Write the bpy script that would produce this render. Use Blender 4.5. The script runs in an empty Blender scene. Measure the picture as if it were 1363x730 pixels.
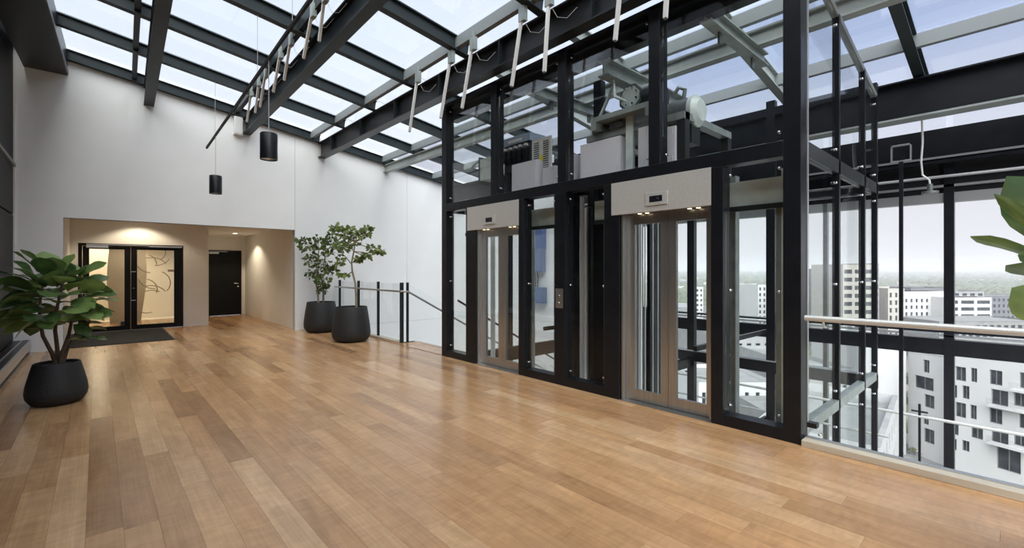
import bpy, bmesh, math, random
from mathutils import Vector, Matrix
R = math.radians
random.seed(7)
sc = bpy.context.scene
col = sc.collection

# ------------------------------------------------------------------ camera
EYE = 1.48
FPX, CX, CY, HOR = 610.0, 681.5, 365.0, 359.0
ANG = math.atan((CX - 130.0) / FPX)
SA, CA = math.sin(ANG), math.cos(ANG)
cd = bpy.data.cameras.new('camera')
cam = bpy.data.objects.new('camera', cd); col.objects.link(cam)
cd.sensor_width = 36.0
cd.lens = 36.0 * FPX / 1363.0
cd.shift_y = -(CY - HOR) / 1363.0
cd.clip_start = 0.05; cd.clip_end = 9000
cam.location = (0, 0, EYE)
cam.rotation_euler = (R(90), 0, -ANG)
sc.camera = cam

# ------------------------------------------------------------------ sky, sun, exposure
w = bpy.data.worlds.new('sky'); sc.world = w; w.use_nodes = True
nt = w.node_tree; nt.nodes.clear()
def N(nt, t, **k):
    n = nt.nodes.new(t)
    for a, b in k.items(): setattr(n, a, b)
    return n
out = N(nt, 'ShaderNodeOutputWorld'); bg = N(nt, 'ShaderNodeBackground')
tc = N(nt, 'ShaderNodeTexCoord'); sep = N(nt, 'ShaderNodeSeparateXYZ')
ramp = N(nt, 'ShaderNodeValToRGB')
e = ramp.color_ramp.elements
e[0].position = 0.0; e[0].color = (.90, .905, .94, 1)
e[1].position = 1.0; e[1].color = (.52, .62, .86, 1)
for p, c in ((.10, (.86, .875, .94, 1)), (.24, (.73, .79, .95, 1)), (.38, (.55, .66, .95, 1)), (.6, (.50, .61, .90, 1))):
    q = e.new(p); q.color = c
mp = N(nt, 'ShaderNodeMapping'); mp.inputs['Scale'].default_value = (1.0, 1.0, 2.6)
nz = N(nt, 'ShaderNodeTexNoise'); nz.inputs['Scale'].default_value = 1.7; nz.inputs['Detail'].default_value = 5
cr = N(nt, 'ShaderNodeValToRGB'); cr.color_ramp.elements[0].position = .42; cr.color_ramp.elements[1].position = .72
mixc = N(nt, 'ShaderNodeMixRGB'); mixc.inputs[2].default_value = (.86, .88, .92, 1)
mul = N(nt, 'ShaderNodeMath', operation='MULTIPLY'); mul.inputs[1].default_value = .5
L = nt.links.new
L(tc.outputs['Generated'], sep.inputs[0]); L(sep.outputs['Z'], ramp.inputs[0])
L(tc.outputs['Generated'], mp.inputs[0]); L(mp.outputs[0], nz.inputs['Vector'])
L(nz.outputs[0], cr.inputs[0]); L(cr.outputs[0], mul.inputs[0])
L(mul.outputs[0], mixc.inputs[0]); L(ramp.outputs[0], mixc.inputs[1])
L(mixc.outputs[0], bg.inputs[0]); L(bg.outputs[0], out.inputs[0])
bg.inputs[1].default_value = 0.84

sd = bpy.data.lights.new('sun', 'SUN'); sd.energy = 8.0; sd.angle = R(85); sd.color = (.985, 1, .985)
sun = bpy.data.objects.new('sun', sd); col.objects.link(sun)
sun.rotation_euler = Vector((.50, .52, -.80)).to_track_quat('-Z', 'Y').to_euler()
sun.location = (-20, -30, 60)

vs = sc.view_settings
vs.view_transform = 'Standard'; vs.look = 'None'; vs.gamma = 1.0; vs.use_curve_mapping = False
vs.exposure = 0.25
sc.cycles.transparent_max_bounces = 64
sc.cycles.max_bounces = 10
sc.cycles.caustics_reflective = False; sc.cycles.caustics_refractive = False
sc.cycles.use_denoising = True

# ------------------------------------------------------------------ projection helpers (surveying the photograph)
def ray(px, py):
    u = (px - CX) / FPX; v = (HOR - py) / FPX
    return Vector((SA + u * CA, CA - u * SA, v))
def atd(px, py, d): return Vector((0, 0, EYE)) + ray(px, py) * d
def onX(px, py, X):
    r = ray(px, py); return Vector((0, 0, EYE)) + r * (X / r.x)
def FY(px, X=4.39): return onX(px, 359, X).y

# ------------------------------------------------------------------ materials
MATS = {}
def pbr(name, color, rough=.5, metal=0.0, spec=.5, noise=None, bump=None, rnd=None, emit=None):
    m = bpy.data.materials.new(name); m.use_nodes = True; t = m.node_tree
    b = t.nodes['Principled BSDF']
    b.inputs['Base Color'].default_value = (*color, 1)
    b.inputs['Roughness'].default_value = rough; b.inputs['Metallic'].default_value = metal
    b.inputs['Specular IOR Level'].default_value = spec
    if emit:
        b.inputs['Emission Color'].default_value = (*emit[0], 1); b.inputs['Emission Strength'].default_value = emit[1]
    if noise:                                   # (scale, amount, mapping scale)
        tcn = N(t, 'ShaderNodeTexCoord'); mpn = N(t, 'ShaderNodeMapping'); nn = N(t, 'ShaderNodeTexNoise')
        mpn.inputs['Scale'].default_value = noise[2] if len(noise) > 2 else (1, 1, 1)
        nn.inputs['Scale'].default_value = noise[0]; nn.inputs['Detail'].default_value = 4
        rr = N(t, 'ShaderNodeValToRGB'); a = noise[1]
        rr.color_ramp.elements[0].position = .3; rr.color_ramp.elements[1].position = .7
        rr.color_ramp.elements[0].color = (*[max(0, c * (1 - a)) for c in color], 1)
        rr.color_ramp.elements[1].color = (*[min(1, c * (1 + a)) for c in color], 1)
        t.links.new(tcn.outputs['Object'], mpn.inputs[0]); t.links.new(mpn.outputs[0], nn.inputs['Vector'])
        t.links.new(nn.outputs[0], rr.inputs[0]); t.links.new(rr.outputs[0], b.inputs['Base Color'])
        if bump:
            bp = N(t, 'ShaderNodeBump'); bp.inputs['Strength'].default_value = bump; bp.inputs['Distance'].default_value = .01
            t.links.new(nn.outputs[0], bp.inputs['Height']); t.links.new(bp.outputs[0], b.inputs['Normal'])
    if rnd:
        oi = N(t, 'ShaderNodeObjectInfo'); hs = N(t, 'ShaderNodeHueSaturation')
        mr = N(t, 'ShaderNodeMapRange'); mr.inputs[3].default_value = 1 - rnd; mr.inputs[4].default_value = 1 + rnd
        t.links.new(oi.outputs['Random'], mr.inputs[0]); t.links.new(mr.outputs[0], hs.inputs['Value'])
        src = b.inputs['Base Color'].links
        if src: t.links.new(src[0].from_socket, hs.inputs['Color'])
        else: hs.inputs['Color'].default_value = (*color, 1)
        t.links.new(hs.outputs[0], b.inputs['Base Color'])
    MATS[name] = m
    return m
def glass(name, tint, refl=1.0, ior=1.45, milk=0.0, milkc=(.9, .92, .92), rough=0.0):
    m = bpy.data.materials.new(name); m.use_nodes = True; t = m.node_tree; t.nodes.clear()
    o = N(t, 'ShaderNodeOutputMaterial'); tr = N(t, 'ShaderNodeBsdfTransparent'); gl = N(t, 'ShaderNodeBsdfGlossy')
    tr.inputs[0].default_value = (*tint, 1); gl.inputs['Roughness'].default_value = rough
    fr = N(t, 'ShaderNodeFresnel'); fr.inputs[0].default_value = ior
    mu = N(t, 'ShaderNodeMath', operation='MULTIPLY'); mu.inputs[1].default_value = refl
    mx = N(t, 'ShaderNodeMixShader')
    t.links.new(fr.outputs[0], mu.inputs[0]); t.links.new(mu.outputs[0], mx.inputs[0])
    src = tr.outputs[0]
    if milk:
        tl = N(t, 'ShaderNodeBsdfTranslucent'); tl.inputs[0].default_value = (*milkc, 1)
        m2 = N(t, 'ShaderNodeMixShader'); m2.inputs[0].default_value = milk
        t.links.new(tr.outputs[0], m2.inputs[1]); t.links.new(tl.outputs[0], m2.inputs[2]); src = m2.outputs[0]
    t.links.new(src, mx.inputs[1]); t.links.new(gl.outputs[0], mx.inputs[2]); t.links.new(mx.outputs[0], o.inputs[0])
    MATS[name] = m
    return m
def wood(name, tones, rough):
    m = bpy.data.materials.new(name); m.use_nodes = True; t = m.node_tree; b = t.nodes['Principled BSDF']
    tcn = N(t, 'ShaderNodeTexCoord'); oi = N(t, 'ShaderNodeObjectInfo')
    off = N(t, 'ShaderNodeVectorMath', operation='SCALE'); off.inputs[0].default_value = (7.3, 91.0, 3.1)
    t.links.new(oi.outputs['Random'], off.inputs['Scale'])
    add = N(t, 'ShaderNodeVectorMath', operation='ADD')
    t.links.new(tcn.outputs['Object'], add.inputs[0]); t.links.new(off.outputs[0], add.inputs[1])
    def nz(scale, ms, detail=5, dist=0.0):
        mpn = N(t, 'ShaderNodeMapping'); mpn.inputs['Scale'].default_value = ms
        n = N(t, 'ShaderNodeTexNoise'); n.inputs['Scale'].default_value = scale; n.inputs['Detail'].default_value = detail
        n.inputs['Distortion'].default_value = dist
        t.links.new(add.outputs[0], mpn.inputs[0]); t.links.new(mpn.outputs[0], n.inputs['Vector']); return n
    fine = nz(10, (7, .16, 1), 3, .2); broad = nz(3.0, (2.2, .5, 1), 3, .8); cross = nz(5, (1.0, 3.2, 1), 3, 1.2)
    tone = N(t, 'ShaderNodeValToRGB'); el = tone.color_ramp.elements
    el[0].position = 0; el[0].color = (*tones[0], 1); el[1].position = 1; el[1].color = (*tones[-1], 1)
    for i, c in enumerate(tones[1:-1]):
        q = el.new((i + 1) / (len(tones) - 1)); q.color = (*c, 1)
    t.links.new(oi.outputs['Random'], tone.inputs[0])
    def mulmix(src, fac_node, lo, hi, p0=.3, p1=.7):
        rr = N(t, 'ShaderNodeValToRGB'); rr.color_ramp.elements[0].position = p0; rr.color_ramp.elements[1].position = p1
        rr.color_ramp.elements[0].color = (*lo, 1); rr.color_ramp.elements[1].color = (*hi, 1)
        t.links.new(fac_node.outputs[0], rr.inputs[0])
        mm = N(t, 'ShaderNodeMixRGB', blend_type='MULTIPLY'); mm.inputs[0].default_value = 1
        t.links.new(src, mm.inputs[1]); t.links.new(rr.outputs[0], mm.inputs[2]); return mm.outputs[0]
    c = mulmix(tone.outputs[0], fine, (.88, .86, .83), (1.07, 1.07, 1.07), .25, .75)
    c = mulmix(c, broad, (.84, .82, .79), (1.12, 1.12, 1.10))
    c = mulmix(c, cross, (.90, .89, .88), (1.06, 1.06, 1.06))
    t.links.new(c, b.inputs['Base Color'])
    rr = N(t, 'ShaderNodeMapRange'); rr.inputs[3].default_value = rough - .02; rr.inputs[4].default_value = rough + .03
    t.links.new(fine.outputs[0], rr.inputs[0]); t.links.new(rr.outputs[0], b.inputs['Roughness'])
    bp = N(t, 'ShaderNodeBump'); bp.inputs['Strength'].default_value = .02; bp.inputs['Distance'].default_value = .003
    t.links.new(fine.outputs[0], bp.inputs['Height']); t.links.new(bp.outputs[0], b.inputs['Normal'])
    b.inputs['Specular IOR Level'].default_value = .6
    MATS[name] = m
pbr('white', (.84, .845, .845), .55, noise=(2.5, .015))
pbr('white_joint', (.45, .46, .46), .8)
pbr('beige', (.80, .775, .73), .6, noise=(3, .02))
pbr('cream', (.83, .76, .62), .55)
pbr('black', (.008, .009, .012), .34, spec=.35, noise=(6, .25))
pbr('black_matt', (.008, .0085, .010), .6, spec=.25)
pbr('wall_black', (.004, .0048, .007), .5, spec=.18)
pbr('door_black', (.005, .005, .0055), .5, spec=.2)
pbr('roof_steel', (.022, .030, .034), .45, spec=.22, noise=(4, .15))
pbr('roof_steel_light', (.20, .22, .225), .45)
pbr('roof_steel_lit', (.30, .33, .32), .5, noise=(4, .1))  # roof steel with the brightness seen through the shaft put into its colour
pbr('roof_black', (.010, .011, .012), .40, noise=(4, .2))
pbr('stainless', (.50, .49, .475), .32, .9, noise=(40, .10, (1, 1, .05)))
pbr('brushed_panel', (.62, .605, .58), .36, .35, noise=(40, .05, (.05, 1, 1)))
pbr('chrome', (.72, .72, .73), .16, 1.0)
pbr('rail_steel', (.66, .66, .64), .38, .35)
pbr('alu', (.55, .56, .57), .38, .8)
pbr('galv', (.32, .355, .345), .45, .4, noise=(8, .15))
pbr('galv_light', (.70, .76, .74), .45, .1, noise=(8, .1))
pbr('dark_metal', (.05, .055, .058), .4, .6)
pbr('white_plastic', (.72, .72, .71), .45)
pbr('panel_lilac', (.80, .77, .84), .35, noise=(3, .04))
pbr('machine_grey', (.13, .145, .145), .45, .3, noise=(9, .2))
pbr('blue_box', (.13, .19, .36), .45)
pbr('blue_light', (.34, .42, .55), .45)
pbr('blue_deep', (.06, .12, .34), .4)
pbr('paper', (.82, .82, .8), .7)
pbr('yellow', (.75, .62, .05), .5)
pbr('display', (.012, .012, .02), .2)
pbr('digit', (.10, .10, .13), .3)
pbr('pot', (.016, .0165, .018), .62, noise=(60, .3), bump=.25)
pbr('soil', (.045, .038, .028), .95, noise=(40, .5), bump=1.0)
pbr('bark', (.095, .062, .042), .85, noise=(18, .35, (1, 1, .3)), bump=.8)
pbr('bark_pale', (.24, .20, .14), .8, noise=(20, .3, (1, 1, .3)), bump=.6)
pbr('mat', (.010, .0098, .0098), .95, noise=(180, .5), bump=1.0)
pbr('curb', (.52, .46, .37), .5, noise=(5, .12, (1, .2, 1)))
pbr('concrete', (.42, .42, .41), .85, noise=(4, .12))
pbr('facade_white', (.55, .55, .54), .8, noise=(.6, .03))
pbr('facade_grey', (.30, .30, .30), .8, noise=(.5, .08))
pbr('facade_dark', (.15, .153, .165), .8, noise=(.5, .12))
pbr('facade_beige', (.42, .40, .36), .8, noise=(.5, .06))
pbr('far_window', (.045, .052, .06), .25, noise=(.7, .5))
pbr('window_frame', (.20, .20, .20), .5)
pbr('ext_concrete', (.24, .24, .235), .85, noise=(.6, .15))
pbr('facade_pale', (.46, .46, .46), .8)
pbr('roof_felt', (.22, .22, .215), .9, noise=(.5, .15))
pbr('snowy_roof', (.40, .40, .41), .8, noise=(.3, .03))
pbr('forest', (.13, .145, .085), .95, noise=(.05, .35))
pbr('far_forest', (.115, .13, .085), .95, noise=(.02, .3))
pbr('ground', (.20, .20, .165), .95, noise=(.02, .35))
pbr('street', (.30, .30, .30), .9, noise=(.2, .12))
pbr('lamp_glow', (1, .9, .7), .4, emit=((1, .80, .52), 2.2))
pbr('downlight_glow', (1, .9, .7), .4, emit=((1, .86, .62), 14))
pbr('brown_screen', (.34, .29, .22), .45, noise=(2, .1))
pbr('line_print', (.42, .35, .25), .5)
pbr('cable_grey', (.5, .5, .5), .5)
pbr('terracotta', (.4, .2, .13), .8)
glass('glass', (.985, .992, .99), .15)
glass('glass_green', (.978, .990, .986), .20)
glass('glass_roof', (.98, .985, .99), .2)
glass('glass_frit', (.93, .933, .922), .15, milk=.13)
glass('glass_outer', (.95, .95, .953), .25)
wood('plank_wood', [(.31, .172, .090), (.45, .258, .130), (.54, .33, .175), (.48, .272, .135), (.59, .385, .22), (.50, .29, .145), (.40, .232, .122)], .24)

def leafmat(name, c0, c1, rough=.35):
    m = bpy.data.materials.new(name); m.use_nodes = True; t = m.node_tree; b = t.nodes['Principled BSDF']
    oi = N(t, 'ShaderNodeObjectInfo'); tcn = N(t, 'ShaderNodeTexCoord'); n = N(t, 'ShaderNodeTexNoise'); n.inputs['Scale'].default_value = 9
    t.links.new(tcn.outputs['Object'], n.inputs['Vector'])
    ad = N(t, 'ShaderNodeMath', operation='ADD'); mu = N(t, 'ShaderNodeMath', operation='MULTIPLY'); mu.inputs[1].default_value = .5
    t.links.new(oi.outputs['Random'], ad.inputs[0]); t.links.new(n.outputs[0], ad.inputs[1]); t.links.new(ad.outputs[0], mu.inputs[0])
    r_ = N(t, 'ShaderNodeValToRGB'); r_.color_ramp.elements[0].color = (*c0, 1); r_.color_ramp.elements[1].color = (*c1, 1)
    r_.color_ramp.elements[0].position = .25; r_.color_ramp.elements[1].position = .75
    t.links.new(mu.outputs[0], r_.inputs[0]); t.links.new(r_.outputs[0], b.inputs['Base Color'])
    b.inputs['Roughness'].default_value = rough
    tl = N(t, 'ShaderNodeBsdfTranslucent'); t.links.new(r_.outputs[0], tl.inputs[0])
    mx = N(t, 'ShaderNodeMixShader'); mx.inputs[0].default_value = .22
    t.links.new(b.outputs[0], mx.inputs[1]); t.links.new(tl.outputs[0], mx.inputs[2])
    t.links.new(mx.outputs[0], t.nodes['Material Output'].inputs[0]); MATS[name] = m
leafmat('leaf', (.045, .105, .035), (.30, .43, .13), .32)
leafmat('leaf_small', (.045, .085, .02), (.34, .42, .12), .45)
pbr('leaf_vein', (.22, .30, .10), .5)

# ------------------------------------------------------------------ mesh builder
class MB:
    def __init__(s): s.v = []; s.f = []
    def add(s, vs_, fs):
        k = len(s.v); s.v += [tuple(p) for p in vs_]; s.f += [tuple(i + k for i in q) for q in fs]; return s
    def box(s, x0, x1, y0, y1, z0, z1):
        return s.add([(x0, y0, z0), (x1, y0, z0), (x1, y1, z0), (x0, y1, z0), (x0, y0, z1), (x1, y0, z1), (x1, y1, z1), (x0, y1, z1)],
                     [(3, 2, 1, 0), (4, 5, 6, 7), (0, 1, 5, 4), (1, 2, 6, 5), (2, 3, 7, 6), (3, 0, 4, 7)])
    def obox(s, c, ax, ay, az):                  # centre and three half-axis vectors
        c, ax, ay, az = map(Vector, (c, ax, ay, az))
        P = [c + ax * i + ay * j + az * k for k in (-1, 1) for j, i in ((-1, -1), (-1, 1), (1, 1), (1, -1))]
        return s.add(P, [(3, 2, 1, 0), (4, 5, 6, 7), (0, 1, 5, 4), (1, 2, 6, 5), (2, 3, 7, 6), (3, 0, 4, 7)])
    def bar(s, p0, p1, w, h, up=(0, 0, 1)):      # rectangular bar between two points
        p0, p1, up = Vector(p0), Vector(p1), Vector(up); d = (p1 - p0).normalized()
        a = d.cross(up).normalized(); b = a.cross(d)
        return s.obox((p0 + p1) / 2, (p1 - p0) / 2, a * w / 2, b * h / 2)
    def extrude(s, prof, p0, p1, ux, uy):        # closed profile [(a,b)] swept from p0 to p1
        p0, p1, ux, uy = map(Vector, (p0, p1, ux, uy)); n = len(prof)
        V = [p0 + ux * a + uy * b for a, b in prof] + [p1 + ux * a + uy * b for a, b in prof]
        F = [(i, (i + 1) % n, n + (i + 1) % n, n + i) for i in range(n)] + [tuple(range(n - 1, -1, -1)), tuple(range(n, 2 * n))]
        return s.add(V, F)
    def tube(s, pts, r, n=8, cap=True):
        pts = [Vector(p) for p in pts]; rs = r if isinstance(r, (list, tuple)) else [r] * len(pts)
        V = []; up0 = None
        for i, p in enumerate(pts):
            d = (pts[min(i + 1, len(pts) - 1)] - pts[max(i - 1, 0)]).normalized()
            up = Vector((0, 0, 1)) if abs(d.z) < .9 else Vector((1, 0, 0))
            a = d.cross(up).normalized(); b = d.cross(a).normalized()
            V += [p + (a * math.cos(2 * math.pi * k / n) + b * math.sin(2 * math.pi * k / n)) * rs[i] for k in range(n)]
        F = [(i * n + k, i * n + (k + 1) % n, (i + 1) * n + (k + 1) % n, (i + 1) * n + k) for i in range(len(pts) - 1) for k in range(n)]
        if cap: F += [tuple(range(n - 1, -1, -1)), tuple((len(pts) - 1) * n + k for k in range(n))]
        return s.add(V, F)
    def lathe(s, prof, c, n=32, cap0=True, cap1=True):
        c = Vector(c); V = []; m = len(prof)
        for r_, z in prof: V += [c + Vector((r_ * math.cos(2 * math.pi * k / n), r_ * math.sin(2 * math.pi * k / n), z)) for k in range(n)]
        F = [(i * n + k, i * n + (k + 1) % n, (i + 1) * n + (k + 1) % n, (i + 1) * n + k) for i in range(m - 1) for k in range(n)]
        if cap0: F.append(tuple(range(n - 1, -1, -1)))
        if cap1: F.append(tuple((m - 1) * n + k for k in range(n)))
        return s.add(V, F)
def wloc(o):
    v = Vector((0, 0, 0))
    while o: v += o.location; o = o.parent
    return v
def obj(name, mb, mat, parent=None, smooth=False, origin=None, bevel=0):
    me = bpy.data.meshes.new(name)
    base = wloc(parent) if parent else Vector((0, 0, 0))
    if origin is None: origin = base if parent else Vector((0, 0, 0))
    origin = Vector(origin)
    me.from_pydata([Vector(p) - origin for p in mb.v], [], mb.f); me.update()
    bmm = bmesh.new(); bmm.from_mesh(me); bmesh.ops.recalc_face_normals(bmm, faces=bmm.faces); bmm.to_mesh(me); bmm.free()
    o = bpy.data.objects.new(name, me); col.objects.link(o)
    o.data.materials.append(MATS[mat] if isinstance(mat, str) else mat)
    o.parent = parent; o.location = origin - base
    if smooth:
        for p in me.polygons: p.use_smooth = True
        if smooth != 'all':
            try: me.set_sharp_from_angle(angle=R(40))
            except Exception: pass
    if bevel:
        b = o.modifiers.new('bevel', 'BEVEL'); b.width = bevel; b.segments = 2; b.limit_method = 'ANGLE'
    return o
def inst(name, src, parent, wpos, rot=None, scale=None):     # another object that shares a mesh
    o = bpy.data.objects.new(name, src.data); col.objects.link(o); o.parent = parent
    o.location = Vector(wpos) - (wloc(parent) if parent else Vector((0, 0, 0)))
    if rot is not None: o.rotation_euler = rot
    if scale is not None: o.scale = (scale,) * 3
    return o
def tag(o, label=None, cat=None, group=None, kind=None):
    for k, v in (('label', label), ('category', cat), ('group', group), ('kind', kind)):
        if v: o[k] = v
    return o
def thing(name, loc, label, cat, group=None, kind=None):
    o = bpy.data.objects.new(name, None); col.objects.link(o); o.location = loc; o.empty_display_size = .2
    return tag(o, label, cat, group, kind)
def copy_tree(o, parent=None):
    c = o.copy(); col.objects.link(c); c.parent = parent
    for ch in o.children: copy_tree(ch, c)
    return c
def B(*a): return MB().box(*a)
def slab(x0, x1, y0, y1, z0, z1):
    return MB().box(min(x0, x1), max(x0, x1), min(y0, y1), max(y0, y1), min(z0, z1), max(z0, z1))

# ================================================================== STRUCTURE
XF = 4.39            # front plane of the lift shaft and edge of the landing
YB = 11.8            # white back wall
XO = 9.2             # outer glazing
Y0F, Y1F = 1.23, 6.66
# ---- floor
fl = obj('floor', MB().box(-1.35, XF, -4, YB, -.32, -.022).box(XF, 4.60, Y1F, YB, -.32, -.022).box(4.60, 4.83, Y1F, 8.35, -.32, -.022)
         .box(-.6, 3.65, YB, 17.3, -.32, -.022), 'plank_wood')
tag(fl, 'warm brown oak plank floor of the lobby', 'floor', kind='structure')
PW = .16
proto = {}
def xr(x):             # Y limits of the floor for a row
    if x > 4.62: return [(Y1F, 8.35)]
    if x > XF: return [(Y1F, YB)]
    if x > 3.62 or x < -.5: return [(None, YB)]
    return [(None, 17.25)]
rest = MB(); nplank = 0
rnd = random.Random(3)
for i in range(39):
    x = -1.33 + PW * i
    for a, b_ in xr(x + PW * .6):
        y = b_ - rnd.uniform(0, 0)
        lim = a if a is not None else -3.9
        first = True
        while y > lim + .02:
            Lp = rnd.choice((1.5, 1.8, 2.1, 2.4, 2.7))
            if first: Lp *= rnd.choice((.35, .6, .8, 1)); first = False
            y2 = max(lim, y - Lp)
            x1 = x + PW - .0010
            if a is None: x1 = min(x1, XF)
            key = (round(y - y2, 2), round(x1 - x, 3))
            near = y < 2.95 - 1.0 * x - .5
            if near or (x < -1.1): rest.box(x, x1, y2 + .0012, y, -.022, 0)
            else:
                if key not in proto:
                    o = obj('plank', MB().box(x, x1, y2, y - .0012, -.022, 0), 'plank_wood', fl, origin=(x, y2, 0)); proto[key] = o
                else: inst('plank', proto[key], fl, (x, y2, 0))
                nplank += 1
            y = y2
ro = obj('plank', rest, 'plank_wood', fl); ro['kind'] = 'stuff'

# ---- back wall with the portal
ROOF_Z0, ROOF_M = 5.27, .152
def rz(x): return ROOF_Z0 - ROOF_M * x
wb = MB()
def poly_y(mb, pts, y0, y1):      # polygon in the XZ plane, thick in Y
    n = len(pts); V = [(x, y0, z) for x, z in pts] + [(x, y1, z) for x, z in pts]
    return mb.add(V, [tuple(range(n - 1, -1, -1)), tuple(range(n, 2 * n))] + [(i, (i + 1) % n, n + (i + 1) % n, n + i) for i in range(n)])
PX0, PX1, PZ = -.47, 3.555, 2.44
poly_y(wb, [(-2.6, -.3), (PX0, -.3), (PX0, PZ), (PX1, PZ), (PX1, -3.4), (XO + .2, -3.4), (XO + .2, rz(XO) + .28), (-2.6, rz(-2.6) + .28)], YB + .014, YB + .15)
wall_back = tag(obj('wall_back', wb, 'white_joint'), 'tall white back wall under the sloping glass roof', 'wall', kind='structure')
g = .004
X5 = 6.60
poly = [[(-2.6, 0), (PX0, 0), (PX0, PZ), (PX1 - g, PZ), (PX1 - g, rz(PX1) + .25), (-2.6, rz(-2.6) + .25)],
        [(PX1 + g, .0), (X5 - g, .0), (X5 - g, rz(X5) + .25), (PX1 + g, rz(PX1) + .25)],
        [(X5 + g, .0), (XO + .15, .0), (XO + .15, rz(XO) + .25), (X5 + g, rz(X5) + .25)],
        [(PX1 + g, -3.4), (X5 - g, -3.4), (X5 - g, -.008), (PX1 + g, -.008)],
        [(X5 + g, -3.4), (XO + .15, -3.4), (XO + .15, -.008), (X5 + g, -.008)]]
for p in poly: obj('wall_panel', poly_y(MB(), p, YB, YB + .016), 'white', wall_back)
# recess behind the portal
wr = MB().box(PX0 - .1, PX0, YB + .02, 14.5, 0, 2.9).box(PX0 - .1, 2.13, YB + .15, 17.4, 2.80, 2.9).box(2.13, 3.75, YB + .15, 17.4, 2.55, 2.9).box(PX0 - .1, 3.75, YB + .02, YB + .15, PZ, 2.9).box(3.61, 3.75, YB + .15, 17.3, 0, 2.7)
wr.box(PX1, 3.61, YB + .14, 12.0, 0, 2.55)
tag(obj('wall_recess', wr, 'beige'), 'warm beige walls and soffit of the door recess', 'wall', kind='structure')
DX0, DX1, DZ, DY = -.335, 1.645, 2.095, 14.5
dw = MB().box(PX0, DX0, DY, DY + .12, 0, 2.8).box(DX0, DX1, DY, DY + .12, DZ, 2.8).box(DX1, 2.19, DY, DY + .12, 0, 2.8)
dw.box(2.07, 2.19, DY + .12, 17.3, 0, 2.55)
tag(obj('wall_door', dw, 'beige'), 'beige partition around the double glass doors', 'wall', kind='structure')
cw = MB().box(2.0, 2.60, 17.15, 17.3, 0, 2.55).box(3.50, 3.7, 17.15, 17.3, 0, 2.55).box(2.60, 3.50, 17.15, 17.3, 2.09, 2.55)
tag(obj('wall_corridor', cw, 'beige'), 'beige end wall of the short corridor', 'wall', kind='structure')
# room behind the glass doors
rm = MB().box(PX0 - .9, PX0 - .8, DY + .12, 18.2, 0, 2.55).box(PX0 - .9, 2.07, 18.1, 18.2, 0, 2.55).box(PX0 - .9, PX0, DY, DY + .12, 0, 2.55)
rm.box(PX0 - .9, 2.07, DY + .12, 18.2, 2.45, 2.55)
tag(obj('wall_room', rm, 'cream'), 'cream walls of the room behind the double glass doors', 'wall', kind='structure')
tag(obj('floor_room', B(PX0 - .9, 2.07, DY + .12, 18.2, -.1, -.003), 'cream'), 'pale floor of the room behind the glass doors', 'floor', kind='structure')

# ---- left wall: black panels, ledge convector
wl = obj('wall_left', B(-1.30, -1.16, -4, YB, -.3, 5.6), 'wall_black')
tag(wl, 'black panelled side wall at the far left', 'wall', kind='structure')
y = YB
for k in range(5):
    for z0, z1 in ((.24, 2.42), (2.45, 5.45)):
        obj('wall_panel', B(-1.16, -1.095, y - 1.95, y - .012, z0, z1), 'wall_black', wl)
    obj('trim_rail', B(-1.10, -1.06, y - 1.95, y - .0, 3.28, 3.33), 'roof_steel_light', wl)
    y -= 1.96
obj('edge_strip', B(-1.10, -1.07, YB - .03, YB - .001, .0, 5.3), 'white', wl)

# ---- right side: white outer wall, lower floor, outer glazing
wo = obj('wall_right', B(XO, XO + .2, 8.25, YB + .15, -3.4, 4.1), 'white_joint')
tag(wo, 'white outer wall seen through the left lift', 'wall', kind='structure')
for y0, y1 in ((8.25, 10.0), (10.01, YB)):
    for z0, z1 in ((-3.4, .03), (.04, 4.05)): obj('wall_panel', B(XO - .02, XO, y0, y1, z0, z1), 'white', wo)
tag(obj('floor_lower', B(XF, XO + .2, -4, YB, -3.6, -3.4), 'concrete'), 'grey floor of the level below', 'floor', kind='structure')

# ---- glass roof
KX = [(-3, .035), (-.7, .034), (.77, .034), (2.5, .02), (4.2, .0), (12, .0)]
def kx(x):
    for (a, ka), (b_, kb) in zip(KX, KX[1:]):
        if a <= x <= b_: return ka + (kb - ka) * (x - a) / (b_ - a)
    return 0
def RP(x, y, dz=0):           # the measured roof grid is slightly skewed
    xx = x + kx(x) * (y - YB); return Vector((xx, y, rz(x) + dz))
ceil = thing('ceiling', (0, 0, 0), 'sloping glass roof on dark steel beams', 'roof', kind='structure')
YP = [11.72, 10.15, 8.62, 7.06, 5.53, 3.98, 2.42, .89, -.66, -2.2, -3.8]
XG = [-2.5, -.72, .54, 2.31, 3.93, 5.82, 7.42, 9.35]
slope = Vector((1, 0, -ROOF_M)).normalized(); nrm = Vector((ROOF_M, 0, 1)).normalized()
def ibeam(p0, p1, wf, hh, tf=.018, tw=.02):   # profile: a across, b up from the underside
    a = wf / 2; t2 = tw / 2
    return [(-a, 0), (a, 0), (a, tf), (t2, tf), (t2, hh - tf), (a, hh - tf), (a, hh), (-a, hh), (-a, hh - tf), (-t2, hh - tf), (-t2, tf), (-a, tf)]
for j, yy in enumerate(YP):                    # purlins, in three lengths
    for x0, x1 in ((-2.5, 4.1), (4.3, 9.35)):
        q = MB(); p0, p1 = RP(x0, yy), RP(x1, yy)
        hgt = .21 if yy < 8 else .19
        q.extrude(ibeam(0, 0, .115, hgt), p0, p1, (0, 1, 0), nrm)
        obj('purlin', q, 'roof_steel_lit' if (x0 > 4 and 1.3 < yy < 7) else 'roof_steel', ceil)  # purlins behind the shaft take the brightened copy of the roof steel
for x in XG:                                   # glazing bars down the length
    q = MB().bar(RP(x, YP[0], .125), RP(x, YP[-1], .125), .075, .16)
    obj('glazing_bar', q, 'roof_steel_light' if x > 3 else 'roof_steel', ceil)
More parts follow.
